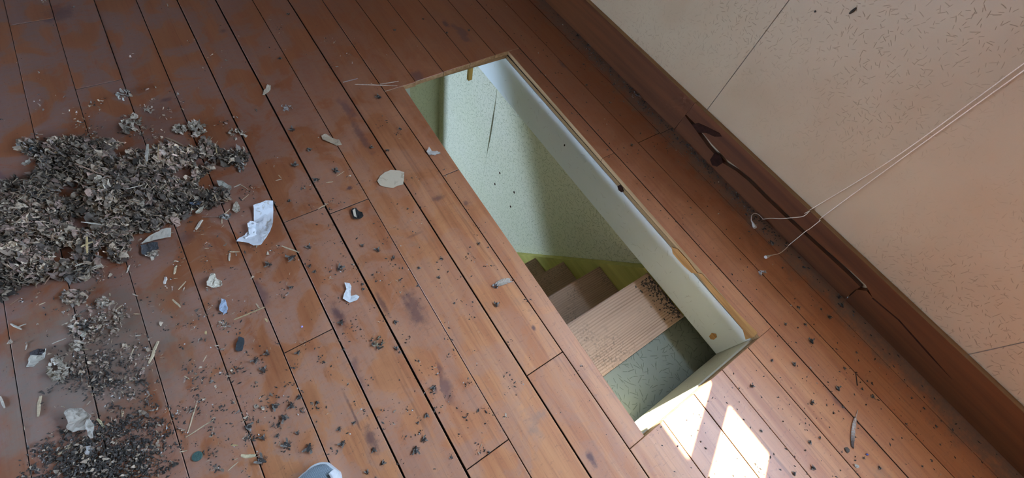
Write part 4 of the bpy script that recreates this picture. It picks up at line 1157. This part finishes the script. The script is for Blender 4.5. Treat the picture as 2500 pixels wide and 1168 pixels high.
INS = [(C10, [(205, 665, 1.5), (320, 660, 1.3), (270, 745, 1.5), (445, 955, 1.7), (120, 1045, 1.8), (295, 935, 1.6), (1190, 970, 1.5), (1245, 900, 1.2), (1265, 728, 1.0), (655, 822, 0.9), (960, 1065, 0.9), (895, 970, 1.0), (680, 925, 1.2), (1055, 265, 1.0), (1075, 290, 0.6), (370, 290, 1.0), (130, 415, 1.4), (75, 345, 1.3), (155, 300, 1.1), (500, 640, 0.8), (1695, 988, 0.6), (1440, 1025, 0.7), (850, 1130, 0.8), (375, 600, 1.0), (20, 810, 1.5), (125, 890, 1.1), (760, 780, 0.7), (1205, 780, 0.6), (365, 855, 0.8), (225, 870, 0.8), (1315, 535, 1.2), (1210, 350, 0.5), (685, 265, 0.7)]),
       (C6, [(450, 675, 1.9), (285, 725, 1.5), (790, 750, 1.6), (570, 600, 1.3), (1060, 620, 1.3), (950, 588, 0.9), (575, 730, 0.9), (610, 770, 0.9), (445, 885, 1.0), (1515, 682, 0.9), (1350, 745, 0.8), (1495, 815, 0.8), (1345, 870, 0.7), (1780, 570, 0.8), (1905, 1010, 1.3), (625, 120, 1.6), (760, 60, 1.4), (1270, 325, 0.6), (1020, 795, 0.6), (950, 860, 0.7), (955, 895, 0.7), (1220, 830, 0.6), (1605, 995, 0.6), (1735, 990, 0.5), (1845, 598, 0.5), (1715, 598, 0.5), (1170, 675, 0.8), (800, 1130, 1.2), (1185, 1130, 1.0), (465, 15, 1.5), (430, 265, 0.9)]),
       (C2, [(905, 665, 1.7), (1050, 880, 1.1), (320, 885, 1.5), (430, 1020, 1.4), (335, 1125, 1.3), (610, 1160, 1.2), (290, 100, 1.2), (850, 1005, 1.1), (965, 1025, 1.0), (1010, 208, 1.0), (1205, 132, 0.8), (1515, 210, 1.0), (1365, 225, 1.0), (235, 400, 1.2)]),
       (C12, [(645, 45, 1.0), (700, 545, 1.3), (745, 400, 0.8), (515, 215, 1.5), (905, 490, 0.6), (870, 545, 0.7), (940, 595, 1.1), (395, 375, 1.1), (240, 345, 0.8), (100, 525, 1.0), (520, 640, 1.0), (505, 915, 0.9), (575, 885, 0.6), (530, 1100, 1.1), (395, 1140, 0.9), (670, 715, 0.6), (735, 670, 0.7), (1215, 610, 0.6), (1300, 680, 0.7), (1385, 805, 0.7), (1175, 790, 0.6), (990, 1095, 0.8), (1290, 1085, 0.6), (1415, 935, 0.5), (880, 1028, 0.6), (930, 170, 0.6), (335, 95, 0.8), (470, 95, 0.8), (830, 290, 0.6), (165, 840, 0.7), (1600 / 1.0 - 1475, 1070, 0.6)]),
       (C8, [(655, 1095, 1.2), (740, 1015, 1.4), (720, 955, 1.3), (430, 1025, 1.0), (240, 565, 1.6), (180, 470, 1.0), (470, 740, 1.1), (440, 670, 1.0), (15, 215, 1.3), (320, 745, 0.6), (595, 1040, 0.6)]),
       (C3, [(615, 235, 1.3), (690, 300, 1.4), (960, 600, 1.5), (1010, 640, 1.4), (830, 575, 1.0), (645, 580, 1.0), (625, 440, 0.9), (800, 700, 0.8), (1010, 910, 0.7), (950, 990, 1.1), (785, 1020, 0.6), (1260, 945, 1.2), (1340, 985, 1.4), (1400, 1030, 1.3), (1250, 870, 1.2), (1460, 1085, 1.3)])]
used = set()
ri = random.Random(77)
insects = []
for cr, lst in INS:
    for (x, y, sz) in lst:
        p = F(*cr(x, y))
        if p.x > 1.53:
            p.x = 1.53
        if 0.53 < p.x < 1.13 and -0.265 < p.y < 1.375:
            continue
        k = ri.randrange(4)
        o = protos[k] if k not in used else protos[k].copy()
        if k in used:
            COL.objects.link(o)
        used.add(k)
        o.location = (p.x, p.y, 0.0006)
        o.scale = (sz * 1.15,) * 3
        o.rotation_euler = (0, 0, ri.uniform(0, 6.28))
        if p.x > 1.13:
            tag(o, 'small dead dark insect on the boards between hatch and baseboard', 'insect', 'dead insects by the baseboard')
        else:
            tag(o, 'small dead dark insect lying on the boards left of the hatch', 'insect', 'dead insects left of the hatch')
        insects.append(o)
place_labels(insects, 'small dead dark insect')
# clump of dead insects
h = Heap()
rr = random.Random(9)
c = F(*C10(920, 225))
for _ in range(46):
    a, d = rr.uniform(0, 6.28), math.sqrt(rr.random()) * 0.020
    x, y = c.x + d * cos(a) * 0.8, c.y + d * sin(a) * 1.15
    q = rr.random()
    if q < 0.5:
        h.crumb((x, y, rr.uniform(0.002, 0.008)), rr.uniform(0.0022, 0.0035), rr.uniform(1.3, 2.2), rr.uniform(0, 6.3), (0.05, 0.045, 0.035), rr)
    elif q < 0.8:
        h.flake((x, y, rr.uniform(0.003, 0.009)), rr.uniform(0.006, 0.011), 0.4, 0.3, rr.uniform(0, 6.3), (rr.gauss(0, 0.3), 0), (0.33, 0.29, 0.19), rr, 3, 1, 0.2)
    else:
        b = rr.uniform(0, 6.3)
        h.straw((x, y, 0.005), (x + 0.010 * cos(b), y + 0.010 * sin(b), 0.003), 0.001, (0.30, 0.25, 0.15), rr)
tag(h.build('insect_clump', 'insect', None, (c.x, c.y, 0)), 'thumb-sized clump of tangled dead wasps in mid floor', 'insects')
# bird feather tuft at the hatch edge
def feather(name, label, root, tip, wide, cols, mat, seed, bare=0.22, curve=0.0, downy=True):
    rr = random.Random(seed)
    o = empty(name, (root.x, root.y, 0))
    d = tip - root
    L = d.length
    d.normalize()
    q = Vector((-d.y, d.x, 0))
    bm = bmesh.new()
    pts = [d * L * t + q * curve * L * sin(pi * t) + Vector((0, 0, 0.0015 + 0.0025 * sin(pi * t))) for t in [i / 12 for i in range(13)]]
    tube(bm, pts, 0.0008, 5, [0.0011 - 0.0008 * i / 12 for i in range(13)])
    bm_obj('quill', bm, plain(name + '_quill', (0.62, 0.52, 0.42), 0.5), o)
    h = Heap()
    N = 60
    for s_ in (-1, 1):
        for i in range(N):
            t = bare + (1 - bare) * i / N
            p = d * L * t + q * curve * L * sin(pi * t) + Vector((0, 0, 0.0015 + 0.0025 * sin(pi * t)))
            wv = wide * (0.55 + 0.45 * sin(pi * min(1, (t - bare) / (1 - bare) * 0.9 + 0.1))) * (1.0 if s_ < 0 else 0.8)
            gap = rr.random() < (0.3 if s_ > 0 and t < 0.7 else 0.05)
            if gap:
                continue
            f_ = 0.9 if t < 0.65 else 1.25
            e = p + q * s_ * wv + d * wv * f_ + Vector((0, 0, rr.uniform(-0.0008, 0.0012)))
            e.z = max(0.0006, e.z)
            k = max(0, min(1, (t - 0.60) / 0.25))
            c_ = tuple(a_ * (1 - k) + b_ * k for a_, b_ in zip(cols[0], cols[1]))
            h.straw(p, e, 0.0016, c_, rr)
    h.build('vane', mat, o)
    tag(o, label, 'feather')
    return o
CF = crop(2040, 980, 0.16097)
M['feather'] = attr_mat('feather_barbs', 0.8)
feather('feather', 'small grey and white feather with a dark tip on the lower right boards', F(*CF(330, 140)), F(*CF(255, 705)), 0.0072, ((0.62, 0.58, 0.52), (0.14, 0.11, 0.10)), 'feather', 4, 0.24, -0.05)
p0 = F(1206, 698)
feather('feather', 'pale downy feather tuft close to the left lip of the hatch', p0, F(1244, 686), 0.012, ((0.60, 0.53, 0.42), (0.62, 0.55, 0.45)), 'feather', 6, 0.05, 0.05)
wad('white down stuck to the root of the pale feather tuft', 'down_fluff', 1211, 699, 9, 5, 16, [(0.55, 0.52, 0.46), (0.4, 0.38, 0.34), (0.1, 0.09, 0.08)], 91, (0.005, 0.010), 0.006, cat='fluff')
wad('white fluff on the boards near the two cord pulls', 'down_fluff', 1861, 668, 9, 6, 14, [(0.78, 0.78, 0.80), (0.70, 0.70, 0.72)], 92, (0.007, 0.013), 0.006, cat='fluff')
scrap('white_chip', 'small white chip below the feather at the lower right', 'chip', [CF(*q) for q in ((250, 950), (275, 955), (320, 965), (345, 985), (335, 1010), (315, 1018), (285, 995))], (0.56, 0.54, 0.46), DIRT, 0.3, 0.0012, 0.004, 51, 0.003)
scrap('seed_husk', 'grey seed husk just below the feather tip', 'seed', [CF(*q) for q in ((128, 710), (160, 700), (195, 735), (198, 765), (175, 790), (140, 755))], (0.13, 0.11, 0.09), (0.06, 0.05, 0.04), 0.5, 0.0025, 0.002, 53, -0.002)
bm = bmesh.new()
bmesh.ops.create_icosphere(bm, subdivisions=2, radius=0.0034)
o = bm_obj('blue_bead', bm, plain('blue_plastic', (0.13, 0.17, 0.50), 0.4, 0.1), None, True)
p = F(*CF(465, 812))
o.location = (p.x, p.y, 0.0036)
tag(o, 'tiny blue bead right of the feather', 'bead')
bm = bmesh.new()
bmesh.ops.create_icosphere(bm, subdivisions=2, radius=0.0032)
o = bm_obj('violet_bead', bm, plain('violet_plastic', (0.45, 0.38, 0.70), 0.3, 0.1), None, True)
p = F(738, 799)
o.location = (p.x, p.y, 0.0034)
tag(o, 'tiny violet bead in mid floor above the wide board gap', 'bead')
# nail by the wall
bm = bmesh.new()
a, b = F(*C12(825, 432)), F(*C12(836, 522))
tube(bm, [a + Vector((0, 0, 0.0018)), b + Vector((0, 0, 0.0018))], 0.0016, 6)
d = (b - a).normalized()
tube(bm, [a + Vector((0, 0, 0.0036)), a - d * 0.0015 + Vector((0, 0, 0.0036))], 0.0034, 8)
o = bm_obj('rusty_nail', bm, plain('rusted_iron', (0.07, 0.035, 0.022), 0.7))
tag(o, 'thin dark rusty nail lying on the boards above the feather', 'nail')
# splinter lifted at the far left corner of the hatch
h = Heap()
h.straw((*F(*C2(740, 575))[:2], 0.0008), (*F(*C2(1030, 585))[:2], 0.001), 0.006, (0.50, 0.36, 0.27), rr)
h.straw((*F(*C2(910, 575))[:2], 0.002), (*F(*C2(1040, 555))[:2], 0.002), 0.005, (0.54, 0.40, 0.30), rr)
h.straw((*F(*C2(660, 560))[:2], 0.0008), (*F(*C2(760, 535))[:2], 0.001), 0.006, (0.46, 0.35, 0.31), rr)
tag(h.build('board_splinter', 'straw'), 'long pale splinters scraped up at the far left corner of the hatch', 'splinter')

# ------------------------------------------------------------------ the two blind cords
M['cord'] = plain('white_cotton_cord', (0.85, 0.74, 0.62), 0.85, 0.1, 400)
M['pull'] = plain('white_plastic_pull', (0.66, 0.62, 0.55), 0.5, 0.1, 120)
def cord(label, wallpts, facepts, floorpts, tip):
    o = empty('blind_cord', (1.50, 0, 0))
    top = WX(*wallpts[0], 1.552)
    P = [Vector((1.552, top.y + 0.004, 1.30)), Vector((1.552, top.y + 0.002, 1.0))]
    P += [WX(*q, 1.552) for q in wallpts]
    lip = (P[-1] + WX(*facepts[0], 1.5435)) / 2
    P += [Vector((1.5445, lip.y, 0.1665))]
    P += [WX(*q, 1.5435) for q in facepts]
    P += [Vector((min(1.541, F(*q).x), F(*q).y, 0.0018)) for q in floorpts]
    bm = bmesh.new()
    tube(bm, spline(P, 7), 0.0014, 6)
    c = bm_obj('cord', bm, 'cord')
    c.parent = o
    c.matrix_parent_inverse = Matrix.Translation((-1.50, 0, 0))
    a = P[-1]
    b = F(*tip, 0.006)
    d = (b - a).normalized()
    bm = bmesh.new()
    L = (b - a).length
    L = max(L, 0.022)
    tube(bm, [a - d * 0.001 + Vector((0, 0, 0.001)), a + d * 0.25 * L + Vector((0, 0, 0.003)), a + d * 0.8 * L + Vector((0, 0, 0.0055)), a + d * L + Vector((0, 0, 0.006))], 0.005, 10, [0.0018, 0.0030, 0.0070, 0.0066])
    t = bm_obj('cord_pull', bm, 'pull')
    t.parent = o
    t.matrix_parent_inverse = Matrix.Translation((-1.50, 0, 0))
    tag(o, label, 'cord')
q8 = C8
cord('white cord whose hooked end and pull lie farther up by the baseboard', [(2500, 155), (2180, 388), q8(510, 335)], [q8(470, 375), q8(390, 385), q8(310, 392), q8(240, 389)], [q8(205, 382), q8(182, 386), q8(150, 365), q8(120, 357), q8(101, 372), q8(97, 408)], q8(120, 462))
cord('white cord whose straight end and pull lie nearer on the boards', [(2500, 172), q8(1115, 5), q8(680, 325), q8(585, 398)], [q8(515, 465), q8(490, 480), q8(430, 530)], [q8(385, 568), q8(350, 602), q8(300, 640), q8(240, 655)], q8(194, 672))

# insect on the wall
h = Heap()
p = WX(2082, 27, 1.5695)
bm = bmesh.new()
tube(bm, [WX(2074, 33, 1.5675), WX(2082, 27, 1.566), WX(2090, 19, 1.5675)], 0.004, 8, [0.0025, 0.0045, 0.0022])
tag(bm_obj('wall_bug', bm, plain('dark_bug', (0.03, 0.025, 0.02), 0.5)), 'dark slim bug on the upper part of the panelled wall', 'insect')
bm = bmesh.new()
p = WX(1990, 28, 1.568)
bmesh.ops.create_icosphere(bm, subdivisions=1, radius=0.0035)
o = bm_obj('wall_bug', bm, plain('dark_bug_small', (0.03, 0.025, 0.02), 0.5))
o.location = p
tag(o, 'round black speck of a bug left of the slim bug on the wall', 'insect')

# ------------------------------------------------------------------ the photographer's shoe
def shoe():
    heel, toe = Vector((-0.500, 0.020, 0)), Vector((-0.206, 0.150, 0))
    d = (toe - heel)
    L = d.length
    d.normalize()
    q = Vector((-d.y, d.x, 0))
    o = empty('sneaker', heel)
    def W(u, w, z):
        return heel * 0 + d * u * L + q * w + Vector((0, 0, z))
    # half-widths left and right of the axis, upper height
    st_ = [(0.0, 0.030, 0.030, 0.085), (0.08, 0.036, 0.036, 0.092), (0.25, 0.038, 0.036, 0.090), (0.45, 0.042, 0.038, 0.085), (0.62, 0.050, 0.044, 0.070), (0.76, 0.053, 0.047, 0.058), (0.87, 0.048, 0.043, 0.050), (0.95, 0.034, 0.032, 0.044), (0.99, 0.016, 0.016, 0.038)]
    fine_ = []
    for i in range(len(st_) - 1):
        for k in range(5):
            t = k / 5
            fine_.append(tuple(a_ * (1 - t) + b_ * t for a_, b_ in zip(st_[i], st_[i + 1])))
    fine_.append(st_[-1])
    def sm(lst, times=4):
        for _ in range(times):
            lst = [lst[0]] + [(lst[i][0], *[(lst[i - 1][j] + 2 * lst[i][j] + lst[i + 1][j]) / 4 for j in (1, 2, 3)]) for i in range(1, len(lst) - 1)] + [lst[-1]]
        return lst
    st_ = sm(fine_)
    st_ = [(u, wl if u < 0.86 else 0.0465 * math.sqrt(max(0.02, 1 - ((u - 0.86) / 0.142) ** 2)), wr if u < 0.86 else 0.0425 * math.sqrt(max(0.02, 1 - ((u - 0.86) / 0.142) ** 2)), h_) for (u, wl, wr, h_) in st_]
    def loft(inset, z0, zf, cap=True, u0=0.0, u1=1.0, dome=True, n=14):
        bm = bmesh.new()
        rings = []
        for (u, wl, wr, h_) in st_:
            if not (u0 <= u <= u1):
                continue
            ring = []
            for k in range(n + 1):
                a = pi * k / n
                w = cos(a)
                ww = (wl if w > 0 else wr) * (1 + inset)
                z = z0 + (zf(h_) - z0) * (sin(a) ** 0.6 if dome else (1.0 if 0 < k < n else 0.0))
                ring.append(bm.verts.new(W(u + (inset * 0.15 if u > 0.9 else 0), (abs(w) ** 0.75) * (1 if w > 0 else -1) * ww, z)))
            rings.append(ring)
        for a_, b_ in zip(rings, rings[1:]):
            for k in range(n):
                bm.faces.new((a_[k], a_[k + 1], b_[k + 1], b_[k]))
        bm.faces.new(rings[0])
        bm.faces.new(rings[-1][::-1])
        return bm
    M['mesh_fabric'] = None
    nt = NT('grey_blue_knit')
    co = nt.coords()
    w1 = nt.node('ShaderNodeTexWave', {'Vector': co, 'Scale': 150.0, 'Distortion': 1.5, 'Detail': 2.0}, bands_direction='X').outputs['Fac']
    w2 = nt.node('ShaderNodeTexWave', {'Vector': co, 'Scale': 110.0, 'Distortion': 1.0}, bands_direction='Y').outputs['Fac']
    kk = nt.math('MULTIPLY', w1, w2)
    nt.bump(kk, 0.6, 0.001)
    M['mesh_fabric'] = nt.out(nt.mix(nt.ramp(kk, 0.1, 0.6), (0.14, 0.19, 0.22), (0.42, 0.50, 0.54)), 0.85, 0.2)
    M['sole_rubber'] = plain('white_sole_rubber', (0.62, 0.66, 0.66), 0.6, 0.06)
    up_ = bm_obj('upper', loft(-0.02, 0.018, lambda h_: h_), 'mesh_fabric', o, True)
    bm = loft(0.06, 0.0, lambda h_: 0.026, dome=False)
    bm_obj('sole', bm, 'sole_rubber', o, False)
    # rubber bumper over the outer side of the toe
    bm = bmesh.new()
    rows = []
    for i in range(11):
        a = radians(-88 + 80 * i / 10)
        cx, cy = 0.86, 0.0
        rows.append([bm.verts.new(W(cx, 0, 0) + d * (L * 0.135 * cos(a) * k2) + q * (0.047 * sin(a) * k2) + Vector((0, 0, z2))) for k2, z2 in ((1.04, 0.022), (1.02, 0.036), (0.92, 0.046), (0.74, 0.051), (0.70, 0.045))])
    for a_, b_ in zip(rows, rows[1:]):
        for k in range(4):
            bm.faces.new((a_[k], b_[k], b_[k + 1], a_[k + 1]))
    bm_obj('toe_bumper', bm, 'sole_rubber', o, True)
    bm = bmesh.new()
    for i in range(6):
        u = 0.40 + 0.05 * i
        z = 0.090 - 0.004 * i
        tube(bm, [W(u, 0.026, z - 0.006), W(u + 0.01, 0.0, z + 0.004), W(u, -0.026, z - 0.006)], 0.003, 6)
    bm_obj('laces', bm, 'sole_rubber', o, True)
    bm = bmesh.new()
    tube(bm, [W(0.06 + 0.16 * (1 - cos(2 * pi * k / 16)), 0.032 * sin(2 * pi * k / 16), 0.093) for k in range(17)], 0.008, 8)
    bm_obj('collar', bm, 'mesh_fabric', o, True)
    tag(o, 'grey-blue knit sneaker with white rubber rim at the bottom edge', 'shoe')
shoe()
